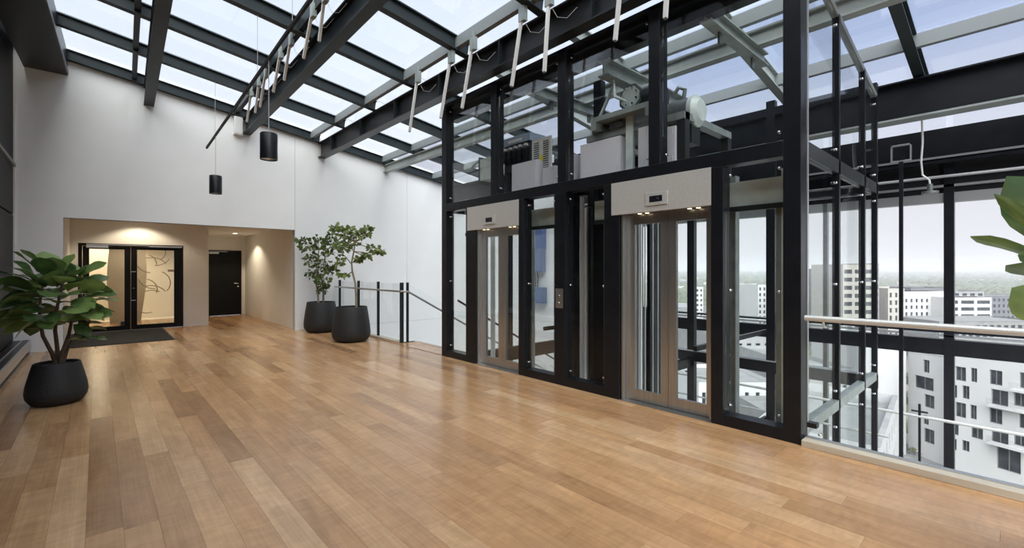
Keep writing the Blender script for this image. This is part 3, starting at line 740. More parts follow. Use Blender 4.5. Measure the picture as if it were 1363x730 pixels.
# ---- downlights
def downlight(x, y, z, lab, power, ang=130, rad=.06):
    t = thing('downlight', (x, y, z), lab, 'ceiling light', 'recessed downlights in the door recess')
    obj('trim_ring', MB().lathe([(.055, 0), (.085, 0), (.085, -.008), (.055, -.008), (.055, 0)], (x, y, z), 24, False, False), 'white_plastic', t)
    obj('lens', MB().lathe([(.055, -.006), (.055, -.001)], (x, y, z), 20), 'downlight_glow', t)
    ld = bpy.data.lights.new('downlight_beam', 'SPOT'); ld.energy = power; ld.spot_size = R(ang); ld.spot_blend = .35; ld.color = (1, .86, .64); ld.shadow_soft_size = .05
    lo = bpy.data.objects.new('downlight_beam', ld); col.objects.link(lo); lo.parent = t; lo.location = (0, 0, -.03)
downlight(3.02, 15.55, 2.55, 'lit round downlight in the corridor ceiling before the black door', 60)
downlight(.75, 14.0, 2.80, 'round downlight hidden above the double glass doors', 48)
downlight(1.2, 15.6, 2.45, 'round downlight in the room behind the glass doors, nearest the doors', 70, 160)
downlight(.0, 17.3, 2.45, 'round downlight at the far end of the room behind the glass doors', 70, 160)

# ---- suspended lighting track with two cylinder pendants
p0, p1 = Vector((1.64, 11.05, 3.95)), Vector((1.64, 4.2, 4.33))
def trk(y): return p0 + (p1 - p0) * ((y - p0.y) / (p1.y - p0.y))
tr = thing('lighting_track', tuple(p0), 'thin black suspended lighting track below the glass roof', 'track')
obj('track', MB().bar(p0, p1, .03, .04), 'black_matt', tr)
for y in (10.15, 7.06, 5.53):
    t = trk(y); obj('suspension_wire', MB().tube([t, (t.x, t.y, rz(1.64))], .0035, 5), 'cable_grey', tr)
def pendant(y, lab):
    t = trk(y); z0, z1 = 2.90, 3.24; x = t.x
    h_ = thing('pendant_lamp', (x, y, z0), lab, 'pendant lamp', 'black cylinder pendants on the track')
    obj('housing', MB().lathe([(.085, .012), (.098, .0), (.103, .0), (.103, z1 - z0 - .012), (.095, z1 - z0), (0, z1 - z0)], (x, y, z0), 32, False, False), 'black', h_, True)
    obj('reflector', MB().lathe([(.098, .002), (.075, .05), (.03, .06), (0, .06)], (x, y, z0), 28, False, False), 'alu', h_, True)
    obj('bulb', MB().lathe([(.06, .042), (.06, .046)], (x, y, z0), 20), 'lamp_glow', h_)
    obj('cord', MB().tube([(x, y, z1), (x, y, t.z + .03)], .005, 6), 'cable_grey', h_)
    ld = bpy.data.lights.new('pendant_beam', 'SPOT'); ld.energy = 25; ld.spot_size = R(70); ld.spot_blend = .6; ld.color = (1, .85, .62); ld.shadow_soft_size = .06
    lo = bpy.data.objects.new('pendant_beam', ld); col.objects.link(lo); lo.parent = h_; lo.location = (0, 0, .0)
pendant(10.1, 'black cylinder pendant lamp on the track, farther and smaller, nearest the white wall')
pendant(6.5, 'black cylinder pendant lamp on the track, nearer and larger')
# white junction box at the wall
jb = thing('junction_box', (2.34, YB - .1, 4.5), 'white junction box fixed to the back wall beside a roof beam', 'box')
obj('box', B(2.25, 2.42, YB - .12, YB, 4.50, 4.90), 'white_plastic', jb, bevel=.005)
obj('lid', B(2.265, 2.405, YB - .128, YB - .12, 4.52, 4.88), 'white_plastic', jb)

# ---- window openers hanging from the roof bars
ORD = ['first', 'second', 'third', 'fourth', 'fifth', 'sixth', 'seventh', 'eighth']
def opener(xt, yt, zt, xb, yb, zb, lab, grp):
    t = thing('window_opener', (xt, yt, zt), lab, 'window opener', grp)
    obj('bracket', MB().box(xt - .03, xt + .03, yt - .05, yt + .05, zt - .16, zt + .02).box(xt - .012, xt + .012, yt - .012, yt + .012, zt, zt + .1), 'galv', t)
    obj('rod', MB().bar((xt, yt, zt), (xb, yb, zb), .034, .034, (0, 1, 0)), 'white_plastic', t)
    obj('end_cap', MB().bar((xb, yb, zb + .004), (xb, yb, zb - .012), .026, .026, (0, 1, 0)), 'machine_grey', t)
    obj('cable', MB().tube([(xt + .02, yt, zt - .14), (xt + .05, yt - .08, zt - .3), (xt + .1, yt - .18, zt - .33), (xt + .17, yt - .27, zt - .22)], .0022, 5), 'cable_grey', t)
b2 = [(10.05, 10.62), (9.42, 9.9), (8.9, 9.5), (7.95, 8.55), (7.38, 7.9), (6.36, 6.9), (5.9, 6.25)]
for k, (ya, yb) in enumerate(b2):
    xt = skew(2.27, ya); opener(xt, ya, 5.03, xt + .03, yb - .05, 4.50, 'white window opener rod, %s from the back wall along the middle roof beam' % ORD[k], 'openers along the middle roof beam')
b3 = [(6.51, 6.71), (5.57, 5.79), (5.04, 5.25), (4.05, 4.21), (3.61, 3.65), (2.6, 2.68), (2.10, 2.14)]
for k, (ya, yb) in enumerate(b3):
    opener(3.84, ya, 4.66, 3.80, yb, 3.75, 'white window opener rod, %s from the back wall along the beam above the lifts' % ORD[k], 'openers along the beam above the lifts')

# ---- stairs and their glass railing
stt = tag(obj('staircase', MB().box(4.83, 4.9, 6.75, 8.3, -.5, -.03), 'concrete'), 'grey staircase going down between the lifts and the void', 'staircase')
for k in range(15):
    x = 4.83 + .28 * k; obj('step', B(x, x + .30, 6.75, 8.3, -.17 * (k + 1) - .06, -.17 * (k + 1)), 'concrete', stt)
sr = thing('stair_railing', (4.56, 8.35, 0), 'glass railing with dark posts and steel handrail beside the stair opening', 'railing')
for y in (11.55, 10.42, 9.40, 8.36):
    w_ = .05 if y > 8.5 else .07
    obj('post', B(4.555 - w_ / 2, 4.555 + w_ / 2, y - .02, y + .02, -.05, 1.215), 'roof_steel', sr)
obj('post', B(4.66, 4.70, 8.33, 8.37, -.3, 1.215), 'roof_steel', sr)
for a, b_ in ((11.74, 11.58), (11.52, 10.45), (10.39, 9.43), (9.37, 8.40)):
    obj('pane', slab(4.585, 4.597, a, b_, .03, 1.19), 'glass', sr)
obj('handrail', MB().tube([(4.51, 11.75, 1.04), (4.51, 8.36, 1.04), (4.56, 8.30, 1.04), (4.66, 8.29, 1.03), (8.9, 8.29, -1.27)], .021, 10), 'stainless', sr, True)
poly_p = [(4.72, 1.19), (8.8, -1.02), (8.8, -2.1), (4.72, .1)]
obj('pane', poly_y(MB(), poly_p, 8.37, 8.382), 'glass', sr)
obj('handrail', MB().tube([(4.83, 6.80, .92), (8.9, 6.80, -1.30)], .019, 10), 'black', sr, True)
for x in (5.6, 6.7, 7.8): obj('post', B(x - .015, x + .015, 8.34, 8.37, -2.6 , 1.2 - .545 * (x - 4.66)), 'roof_steel', sr)
obj('curb', B(4.47, 4.60, 8.38, YB - .01, 0, .035), 'curb', sr)
obj('edge_trim', B(4.60, 4.84, 8.33, 8.36, -.02, .012), 'black', sr)
obj('edge_trim', B(4.82, 4.84, 6.75, 8.33, -.02, .004), 'alu', sr)

# ---- railing along the right landing edge
rr = thing('landing_railing', (XF, 0, 0), 'frameless glass railing with steel handrail along the landing edge', 'railing')
obj('curb', B(XF - .03, XF + .14, -3.9, Y0F - .01, 0, .055), 'curb', rr, bevel=.004)
obj('curb_shadow_gap', B(XF - .025, XF - .0, -3.9, Y0F - .01, -.02, .0), 'black', rr)
hr = obj('handrail', MB().tube([(XF + .0, Y0F - .03, 1.075), (XF + .0, -3.9, 1.085)], .024, 14), 'rail_steel', rr, True)
yy = Y0F - .02
for k in range(4):
    p = obj('pane', B(XF + .075, XF + .090, yy - 1.27, yy - .012, .02, 1.19), 'glass', rr); yy -= 1.28
    bolts(p, [(XF + .07, yy + 1.18, .10)], 'x')
obj('glass_shoe', B(XF + .06, XF + .105, -3.9, Y0F - .02, .055, .065), 'alu', rr)
for y in (Y0F - .16, -.2, -1.5): obj('rail_bracket', MB().tube([(XF, y, 1.055), (XF + .01, y, 1.02), (XF + .08, y, 1.0)], .009, 6), 'chrome', rr, True)
obj('clamp', B(XF + .05, XF + .12, Y0F - .10, Y0F - .03, .15, .19), 'black', rr)
# black pole hung from the eaves beam, thin post with clamp
pv = onX(1199.5, 400, 8.3)
vp_ = thing('service_pole', (pv.x, pv.y, -3.4), 'slim black pole rising from the void to a bracket under the eaves', 'pole')
obj('pole', MB().box(pv.x - .022, pv.x + .022, pv.y - .022, pv.y + .022, -3.4, 2.98), 'black', vp_)
obj('bracket', MB().box(pv.x - .03, pv.x + .03, pv.y - .11, pv.y + .11, 2.98, 3.0).box(pv.x - .03, pv.x + .03, pv.y - .11, pv.y - .095, 3.0, 3.22).box(pv.x - .03, pv.x + .03, pv.y + .095, pv.y + .11, 3.0, 3.22).box(pv.x - .03, pv.x + .03, pv.y - .11, pv.y + .11, 3.20, 3.22), 'alu', vp_)
obj('connector', B(pv.x - .04, pv.x + .02, pv.y - .04, pv.y + .04, 3.0, 3.06), 'black', vp_)
lr = thing('lower_railing', (8.75, 1, -3.4), 'steel handrail with slim black posts in front of the lower outer glazing', 'railing')
obj('handrail', MB().tube([(8.75, -3.9, -.63), (8.75, 8.2, -.63)], .022, 10), 'rail_steel', lr, True)
obj('handrail', MB().tube([(8.75, 1.3, -1.02), (8.75, 8.2, -1.02)], .018, 10), 'rail_steel', lr, True)
for y in (onX(1224, 500, 8.75).y, 2.6, 4.4, 6.2, -1.6):
    obj('post', B(8.735, 8.765, y - .014, y + .014, -3.4, -.45), 'black', lr)
    obj('post_clamp', MB().tube([(8.75, y - .09, -.56), (8.75, y + .09, -.56)], .014, 6), 'black', lr)
    obj('pane', B(8.79, 8.80, y + .05, y + 1.45, -3.3, -.5), 'glass', lr)
cbz = thing('sensor_cable', (8.6, .9, 2.7), 'white cable dropping from the eaves beam to a small sensor', 'cable')
a = onX(1227, 150, 8.3)
obj('cable', MB().tube([onX(1227, 152, 8.3), onX(1228, 190, 8.3), onX(1226, 215, 8.3), onX(1228, 233, 8.4), onX(1237, 240, 8.4), onX(1238, 248, 8.4)], .012, 6), 'white_plastic', cbz, True)
q_ = onX(1238, 254, 8.4)
obj('sensor', MB().lathe([(.0, .09), (.03, .09), (.03, .0), (.09, -.01), (.09, -.04), (0, -.04)], q_, 16, False, False), 'machine_grey', cbz, True)

# ---- blue boxes on the white outer wall
def wall_box(px0, px1, py0, py1, mat, lab, dep=.18):
    a = onX(px0, py0, XO - .02); b_ = onX(px1, py1, XO - .02)
    t = thing('electrical_box', (XO - .02, (a.y + b_.y) / 2, b_.z), lab, 'electrical box', 'blue electrical boxes on the outer wall')
    obj('housing', slab(XO - .02 - dep, XO - .02, a.y, b_.y, a.z, b_.z), mat, t, bevel=.006)
    obj('cover', slab(XO - .03 - dep, XO - .02 - dep, a.y - .02, b_.y + .02, a.z - .02, b_.z + .02), mat, t)
    return t, a, b_
t, a, b_ = wall_box(708, 727, 298, 332, 'blue_deep', 'deep blue electrical box with white paper, topmost on the outer wall')
obj('paper', slab(XO - .217, XO - .21, a.y - .05, a.y - .32, a.z - .18, b_.z + .03), 'paper', t)
wall_box(709, 726.5, 330, 362, 'blue_box', 'grey blue electrical box, middle one on the outer wall')
t, a, b_ = wall_box(711, 728, 382, 404, 'blue_box', 'blue electrical box, lowest on the outer wall')
for k in range(3):
    y = a.y - .06 - .07 * k
    obj('conduit', MB().tube([(XO - .1, y, a.z), (XO - .1, y - .02 * k, a.z + .25), (XO - .1, y, a.z + .42)], .018), 'dark_metal', t, True)

# ---- plants
def leaf_mesh(L_, W_, nseg=7, fold=.25, droop=.35, ob=.62):
    V = []; F = []
    for i in range(nseg + 1):
        t = i / nseg
        wv = W_ * (math.sin(math.pi * min(1, t ** (1 / (2 * (1 - ob) + .35)) )) ** .75 if 0 < t < 1 else .02)
        wv = W_ * max(.03, (math.sin(math.pi * t ** 1.45)) ** .7 if 0 < t < 1 else .03)
        x = L_ * t; z = -droop * L_ * t * t
        wav = .03 * L_ * math.sin(t * 9)
        for s in (-1, -.5, 0, .5, 1):
            V.append((x, wv * s, z + fold * abs(s) * wv * (1 - .5 * abs(s)) + wav * s * abs(s)))
    for i in range(nseg):
        for j in range(4): F.append((i * 5 + j, i * 5 + j + 1, i * 5 + 6 + j, i * 5 + 5 + j))
    return V, F
leaf_var = []
for L_, W_, dr in ((.26, .105, .30), (.29, .115, .22), (.23, .10, .45), (.27, .11, .12)):
    V, F = leaf_mesh(L_, W_, droop=dr)
    me = bpy.data.meshes.new('leaf'); me.from_pydata(V, [], F); me.update()
    for p in me.polygons: p.use_smooth = True
    me.materials.append(MATS['leaf']); leaf_var.append(me)
def put_leaf(parent, p, d, roll, s, k, sy=1.0):
    d = Vector(d).normalized(); o = bpy.data.objects.new('leaf', leaf_var[k % 4]); col.objects.link(o); o.parent = parent
    q = d.to_track_quat('X', 'Z'); o.rotation_euler = (q.to_matrix() @ Matrix.Rotation(roll, 3, 'X')).to_euler()
    o.location = Vector(p) - wloc(parent); o.scale = (s, s * sy, s * (.4 if sy < 1 else 1)); return o
def pot(parent, x, y, prof, zs):
    obj('pot', MB().lathe(prof, (x, y, 0), 40, True, False), 'pot', parent, True)
    r = prof[-1][0] - .0
    obj('soil', MB().lathe([(r, zs - .01), (r * .6, zs + .012), (0.01, zs + .02)], (x, y, 0), 24, False, True), 'soil', parent, True)
PL = [(.165, 0), (.215, .02), (.252, .08), (.260, .14), (.250, .22), (.222, .34), (.196, .445), (.192, .452), (.182, .452), (.180, .445), (.19, .39)]
px_, py_ = -.335, 7.16
fp = thing('fiddle_leaf_plant', (px_, py_, 0), 'fiddle leaf fig with broad glossy leaves in a low black pot by the doormat', 'potted plant')
pot(fp, px_, py_, PL, .42)
rnd = random.Random(11)
stems = [[(0, 0, .40), (-.05, .02, .55), (-.14, .03, .75), (-.17, .02, .95), (-.16, .0, 1.2), (-.10, 0, 1.45)],
         [(.01, .03, .40), (0, .04, .6), (-.02, .03, .8), (.0, .0, 1.05), (.06, -.02, 1.35), (.08, -.02, 1.5)],
         [(.03, -.01, .40), (.05, 0, .55), (.12, 0, .75), (.16, .0, .98), (.24, .0, 1.2)],
         [(.05, .03, .41), (.1, .05, .58), (.2, .1, .78), (.3, .14, .95)]]
leaf_anchor = []
for s in stems:
    P = [Vector((px_, py_, 0)) + Vector((v[0] * .8, v[1], v[2])) for v in s]
    obj('stem', MB().tube(P, [.021 - .010 * i / (len(P) - 1) for i in range(len(P))], 8), 'bark', fp, True)
    for a, b_ in zip(P[2:], P[3:]): leaf_anchor += [(a.lerp(b_, t)) for t in (0, .35, .7)]
nl = 0
crown = Vector((px_ + .0, py_, 1.12))
ga = 2.399
NLF = 96
for k in range(NLF):
    t = (k + .5) / NLF
    zc = 1 - 1.80 * t; rad = math.sqrt(max(.02, 1 - zc * zc)); th_ = ga * k
    d = Vector((math.cos(th_) * rad, math.sin(th_) * rad, zc))
    inner = rnd.uniform(.6, 1.0)
    base = crown + Vector((d.x * .28, d.y * .28, d.z * .36 + .02)) * inner
    dd = Vector((d.x, d.y, max(d.z, -.3) * .7 + .16 + rnd.uniform(-.3, .3)))
    put_leaf(fp, base, dd, rnd.uniform(-.6, .6), rnd.uniform(.85, 1.15), k)
for k, (dx, dz) in enumerate(((.30, .72), (.38, .68), (.12, .66), (.34, .83), (.45, .78), (-.3, .8))):
    put_leaf(fp, (px_ + dx * .45, py_ - .12 + .05 * k, dz + .02), (dx, -.15 + .08 * k, .04), rnd.uniform(-.3, .3), .85, k)
# two slender trees in tall pots
PT = [(.26, 0), (.33, .03), (.375, .10), (.385, .18), (.375, .30), (.345, .52), (.315, .70), (.31, .712), (.295, .712), (.292, .70), (.30, .64)]
def small_leaf(mb, p, d, s, rn):
    d = Vector(d).normalized(); a = d.cross(Vector((rn.uniform(-1, 1), rn.uniform(-1, 1), rn.uniform(-.4, 1)))).normalized(); n_ = d.cross(a)
    p = Vector(p); w_ = s * .30
    mb.add([p, p + d * s * .35 + a * w_ - n_ * s * .05, p + d * s * .75 + a * w_ * .8 - n_ * s * .08, p + d * s - n_ * s * .16, p + d * s * .75 - a * w_ * .8 - n_ * s * .08, p + d * s * .35 - a * w_ - n_ * s * .05],
           [(0, 1, 2, 3), (0, 3, 4, 5)])
def slender(x, y, lab, trunks, blobs, n, seed, size):
    t = thing('potted_tree', (x, y, 0), lab, 'potted tree', 'slender trees in tall black pots')
    pot(t, x, y, PT, .67)
    rn = random.Random(seed); O = Vector((x, y, 0))
    tips = []
    for tk, r0 in trunks:
        P = [O + Vector(v) for v in tk]; obj('trunk', MB().tube(P, [r0 * (1 - .5 * i / (len(P) - 1)) for i in range(len(P))], 8), 'bark_pale', t, True)
        tips.append(P)
    fol = MB(); br = MB()
    for bx, by, bz, rx, rz_ in blobs:
        c = O + Vector((bx, by, bz))
        src = min((p for P in tips for p in P[len(P) // 2:]), key=lambda p: (p - c).length)
        mid = src.lerp(c, .5) + Vector((0, 0, -.03))
        obj('branch', MB().tube([src, mid, c], [.013, .009, .004], 6), 'bark_pale', t, True)
        for k in range(n):
            while True:
                v = Vector((rn.uniform(-1, 1), rn.uniform(-1, 1), rn.uniform(-1, 1)))
                if v.length < 1: break
            p = c + Vector((v.x * rx, v.y * rx, v.z * rz_))
            if k % 5 == 0: br.tube([c.lerp(p, .1), p], [.004, .002], 4, False)
            d = Vector((v.x * .8 + rn.uniform(-.5, .5), v.y * .8 + rn.uniform(-.5, .5), rn.uniform(-.75, .35)))
            small_leaf(fol, p, d, size * rn.uniform(.7, 1.25), rn)
    obj('twigs', br, 'bark', t)['kind'] = 'stuff'
    fo = obj('foliage', fol, 'leaf_small', t); fo['kind'] = 'stuff'
    return t
def local(px, py, d, x, y):
    p = atd(px, py, d); return (p.x - x, p.y - y, p.z)
ax_, ay_ = 3.95, 11.15
dA = ax_ * SA + ay_ * CA
def LA(px, py, r, r2, dd=0): return (*local(px, py, dA + dd, ax_, ay_), r, r2)
slender(ax_, ay_, 'slender leafy tree in a tall black pot against the white wall, behind the other pot',
        [([(-.06, 0, .66), (-.08, 0, .95), (-.12, .02, 1.2), (-.1, .0, 1.6), (-.05, 0, 1.95)], .024), ([(.06, .02, .66), (.06, .02, 1.0), (.02, .03, 1.25), (.12, .05, 1.45), (.1, .03, 1.8)], .026)],
        [LA(403, 321, .14, .07), LA(412, 330, .2, .1), LA(424, 322, .2, .14), LA(437, 318, .2, .14), LA(416, 345, .2, .14, -.1), LA(428, 352, .22, .16), LA(418, 364, .17, .14), LA(430, 372, .16, .14, -.1), LA(428, 384, .1, .12),
         LA(442, 336, .22, .17), LA(448, 326, .17, .12), LA(440, 358, .14, .12)], 48, 5, .10)
bx_, by_ = 3.90, 9.28
dB = bx_ * SA + by_ * CA
def LB(px, py, r, r2, dd=0): return (*local(px, py, dB + dd, bx_, by_), r, r2)
slender(bx_, by_, 'slender tree with single pale trunk in a tall black pot by the stair railing',
        [([local(474.5, 415, dB, bx_, by_), local(474, 392, dB, bx_, by_), local(473, 378, dB, bx_, by_), local(469, 362, dB, bx_, by_), local(468, 350, dB, bx_, by_), local(471, 335, dB, bx_, by_), local(473, 322, dB, bx_, by_)], .026),
         ([local(468, 352, dB, bx_, by_), local(461, 343, dB, bx_, by_), local(452, 334, dB, bx_, by_)], .012)],
        [LB(450, 304, .12, .05), LB(457, 314, .16, .09), LB(467, 324, .16, .10), LB(476, 310, .13, .09), LB(484, 314, .12, .09), LB(490, 305, .09, .06), LB(497, 330, .13, .06), LB(490, 340, .10, .06), LB(506, 335, .07, .03), LB(478, 345, .06, .04),
         LB(455, 330, .14, .1), LB(463, 305, .1, .05), LB(456, 366, .08, .03), LB(452, 350, .1, .06)], 36, 9, .095)
# plant at the right edge, close to the camera
rp = thing('fiddle_leaf_plant', (3.35, -.42, 0), 'fiddle leaf fig at the right edge, only its leaf tips in view', 'potted plant')
pot(rp, 3.35, -.42, PL, .42)
obj('stem', MB().tube([(3.35, -.42, .4), (3.37, -.44, 1.0), (3.34, -.4, 1.6), (3.35, -.42, 1.95)], [.03, .026, .02, .012], 8), 'bark', rp, True)
dR = 2.05
def edge_leaf(tip, basep, roll, k, sy=1.0, dd=0.0):
    a = atd(*basep, dR + .05); b_ = atd(*tip, dR + dd); d = b_ - a
    put_leaf(rp, a, d + Vector((0, 0, .01)), roll, d.length / (.26, .29, .23, .27)[k % 4], k, sy)
edge_leaf((1333, 236), (1440, 345), 1.15, 3, .50, .05)
edge_leaf((1321, 256), (1420, 338), .5, 3, .16)
edge_leaf((1290, 312), (1410, 352), .35, 3, .20)
edge_leaf((1336, 352), (1430, 376), .45, 3, .36)
edge_leaf((1350, 340), (1430, 352), .9, 3, .3)
edge_leaf((1340, 384), (1430, 440), 1.1, 3, .50)
rnd = random.Random(5)
for k in range(34):
    th_ = rnd.uniform(-2.0, .4); z = rnd.uniform(.95, 2.0)
    put_leaf(rp, (3.36 + .08 * math.cos(th_), -.44 + .08 * math.sin(th_), z), (math.cos(th_ - .6), math.sin(th_ - .6) - .9, rnd.uniform(-.1, .4)), rnd.uniform(-.5, .5), rnd.uniform(.9, 1.15), k)

# ================================================================== OUTSIDE
GZ = -32.0
gmesh = MB().add([(9.6, -3500, GZ), (7000, -3500, GZ), (7000, 7000, GZ), (9.6, 7000, GZ)], [(0, 1, 2, 3)]).add([(9.6, -3500, GZ - 3), (7000, -3500, GZ - 3), (7000, 7000, GZ - 3), (9.6, 7000, GZ - 3)], [(3, 2, 1, 0)])
tag(obj('ground', gmesh, 'ground'), 'flat city ground stretching to the horizon', 'ground', kind='structure')

def building(name, lab, p0, dirv, width, depth, z0, z1, wins, mat, group=None, cat='building', roof='roof_felt', parapet=.6, grid=None, stuffwin=False, winmat='far_window', rec=.25):
    """p0: facade corner at the ground line, dirv: along the facade, wins: (t0,t1,z0,z1) openings cut into the facade facing the lobby."""
    d = Vector((dirv[0], dirv[1], 0)).normalized(); nrm_ = Vector((d.y, -d.x, 0))       # nrm_ points out of the facade
    if nrm_.dot(Vector((0, 0, 0)) - Vector((p0[0], p0[1], 0))) < 0: nrm_ = -nrm_
    O = Vector((p0[0], p0[1], 0))
    t = thing(name, (p0[0], p0[1], z0), lab, cat, group)
    def P(a, b, z): return O + d * a - nrm_ * b + Vector((0, 0, z))
    ts = sorted({0, width} | {v for w_ in wins for v in w_[:2]}); zs = sorted({z0, z1} | {v for w_ in wins for v in w_[2:4]})
    q = MB()
    for a, b in zip(ts, ts[1:]):
        if b - a < 1e-5: continue
        for c, e_ in zip(zs, zs[1:]):
            if e_ - c < 1e-5: continue
            ma, mz = (a + b) / 2, (c + e_) / 2
            if any(w_[0] < ma < w_[1] and w_[2] < mz < w_[3] for w_ in wins): continue
            q.add([P(a, 0, c), P(b, 0, c), P(b, 0, e_), P(a, 0, e_)], [(0, 1, 2, 3)])
    q.add([P(0, 0, z0), P(0, depth, z0), P(0, depth, z1), P(0, 0, z1)], [(0, 1, 2, 3)])
    q.add([P(width, 0, z0), P(width, depth, z0), P(width, depth, z1), P(width, 0, z1)], [(0, 1, 2, 3)])
    q.add([P(0, depth, z0), P(width, depth, z0), P(width, depth, z1), P(0, depth, z1)], [(0, 1, 2, 3)])
    wm = MB()
    for a, b, c, e_ in wins:      # reveals
        q.add([P(a, 0, c), P(a, rec, c), P(a, rec, e_), P(a, 0, e_)], [(0, 1, 2, 3)]); q.add([P(b, 0, c), P(b, rec, c), P(b, rec, e_), P(b, 0, e_)], [(0, 1, 2, 3)])
        q.add([P(a, 0, c), P(b, 0, c), P(b, rec, c), P(a, rec, c)], [(0, 1, 2, 3)]); q.add([P(a, 0, e_), P(b, 0, e_), P(b, rec, e_), P(a, rec, e_)], [(0, 1, 2, 3)])
    obj('walls', q, mat, t)
    obj('roof', MB().add([P(0, 0, z1 - parapet), P(width, 0, z1 - parapet), P(width, depth, z1 - parapet), P(0, depth, z1 - parapet)], [(0, 1, 2, 3)])
        .add([P(-.1, -.1, z1), P(width + .1, -.1, z1), P(width + .1, .35, z1), P(-.1, .35, z1)], [(0, 1, 2, 3)]), roof, t)
    def frame(q2, a, b, c, e_):
        th_ = min(.10, (b - a) * .08)
        for aa, bb, cc, ee in ((a, a + th_, c, e_), (b - th_, b, c, e_), (a, b, c, c + th_), (a, b, e_ - th_, e_), ((a + b) / 2 - th_ / 2, (a + b) / 2 + th_ / 2, c, e_)):
            p = [P(aa, rec - .06, cc), P(bb, rec - .06, cc), P(bb, rec - .06, ee), P(aa, rec - .06, ee)]; p2 = [P(aa, rec, cc), P(bb, rec, cc), P(bb, rec, ee), P(aa, rec, ee)]
            q2.add(p + p2, [(0, 1, 2, 3), (0, 1, 5, 4), (1, 2, 6, 5), (2, 3, 7, 6), (3, 0, 4, 7)])
    if stuffwin:
        for a, b, c, e_ in wins: wm.add([P(a, rec, c), P(b, rec, c), P(b, rec, e_), P(a, rec, e_)], [(0, 1, 2, 3)])
        if wins: obj('window', wm, winmat, t)['kind'] = 'stuff'
    else:
        for a, b, c, e_ in wins:
            wq = obj('window', MB().add([P(a, rec, c), P(b, rec, c), P(b, rec, e_), P(a, rec, e_)], [(0, 1, 2, 3)]), winmat, t)
            f2 = MB(); frame(f2, a, b, c, e_); obj('window_frame', f2, 'window_frame', wq)
    return t, P

# near white apartment house on the right
u = -.38; D = Vector((SA + u * CA, CA - u * SA, 0)).normalized()
Pn = atd(1250, 500, 72)
def onplane(px, py, P0, d):
    r = ray(px, py); n_ = Vector((d.y, -d.x, 0)); k = (Vector((P0.x, P0.y, 0)).dot(n_)) / (r.dot(n_)); return Vector((0, 0, EYE)) + r * k
def tz(px, py, P0, d):
    p = onplane(px, py, P0, d); return (p - Vector((P0.x, P0.y, p.z))).dot(d), p.z
def winlist(rects, P0, d, ox, oy, s):
    o_ = []
    for x0, y0, x1, y1 in rects:
        X0, X1, Ym0, Ym1 = ox + x0 / s, ox + x1 / s, oy + y0 / s, oy + y1 / s
        xm_ = (X0 + X1) / 2
        ta, tb = tz(X0, (Ym0 + Ym1) / 2, P0, d)[0], tz(X1, (Ym0 + Ym1) / 2, P0, d)[0]
        za, zb = tz(xm_, Ym0, P0, d)[1], tz(xm_, Ym1, P0, d)[1]
        o_.append((min(ta, tb), max(ta, tb), min(za, zb), max(za, zb)))
    return o_
main_r = [(400, 148, 443, 205), (462, 153, 488, 210), (538, 162, 590, 222), (376, 220, 407, 272), (428, 225, 457, 278), (545, 242, 614, 305), (636, 255, 690, 309),
          (400, 293, 443, 353), (460, 303, 486, 360), (538, 318, 590, 378), (657, 335, 700, 399), (372, 370, 413, 422), (463, 385, 512, 440), (545, 400, 615, 460), (636, 415, 690, 470),
          (374, 437, 405, 483), (427, 447, 457, 490), (567, 478, 665, 572), (660, 172, 700, 236)]
wins = winlist(main_r, Pn, D, 1140, 440, 3.04)
t_l = tz(1262, 500, Pn, D)[0]; t_r = tz(1440, 500, Pn, D)[0]
ztop = tz(1265, 468, Pn, D)[1]
shift = Vector((Pn.x, Pn.y, 0)) + D * t_r
wins2 = [(a - t_r, b - t_r, c, e_) for a, b, c, e_ in wins]
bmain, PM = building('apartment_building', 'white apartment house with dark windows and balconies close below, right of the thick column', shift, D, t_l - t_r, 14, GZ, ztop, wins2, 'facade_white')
for a, b, z in ((545, 700, 308), (545, 700, 462), (636, 700, 236)):
    ta, tb = sorted((tz(1140 + a / 3.04, 440 + z / 3.04, Pn, D)[0] - t_r, tz(1140 + b / 3.04, 440 + z / 3.04, Pn, D)[0] - t_r)); zz = tz(1140 + (a + b) / 6.08, 440 + (z + 4) / 3.04, Pn, D)[1]
    V = [PM(x, yv, zv) for zv in (zz - .25, zz) for x, yv in ((ta, 0), (tb, 0), (tb, -1.3), (ta, -1.3))]
    bl = obj('balcony', MB().add(V, [(0, 1, 2, 3), (4, 5, 6, 7), (0, 1, 5, 4), (1, 2, 6, 5), (2, 3, 7, 6), (3, 0, 4, 7)]), 'facade_white', bmain)
    V = [PM(x, yv, zv) for zv in (zz, zz + 1.0) for x, yv in ((ta, -1.24), (tb, -1.24), (tb, -1.3), (ta, -1.3))]
    obj('balcony_glass', MB().add(V, [(0, 1, 2, 3), (4, 5, 6, 7), (0, 1, 5, 4), (1, 2, 6, 5), (2, 3, 7, 6), (3, 0, 4, 7)]), 'glass_outer', bl)
# its left wing
Pw = atd(1205, 500, 80)
wing_r = [(270, 120, 295, 172), (236, 188, 312, 240), (275, 262, 315, 315), (270, 345, 292, 382), (273, 400, 315, 458)]
D2 = Vector((D.x * .9 + .25, D.y * .9, 0)).normalized()
wins = winlist(wing_r, Pw, D2, 1140, 440, 3.04)
a0 = tz(1262, 500, Pw, D2)[0]; a1 = tz(1209, 500, Pw, D2)[0]
sh2 = Vector((Pw.x, Pw.y, 0)) + D2 * a0
bw, PWg = building('apartment_building', 'white stair wing with balcony windows left of the near apartment house', sh2, D2, a1 - a0, 12, GZ, tz(1212, 467, Pw, D2)[1], [(a - a0, b - a0, c, e_) for a, b, c, e_ in wins], 'facade_white')
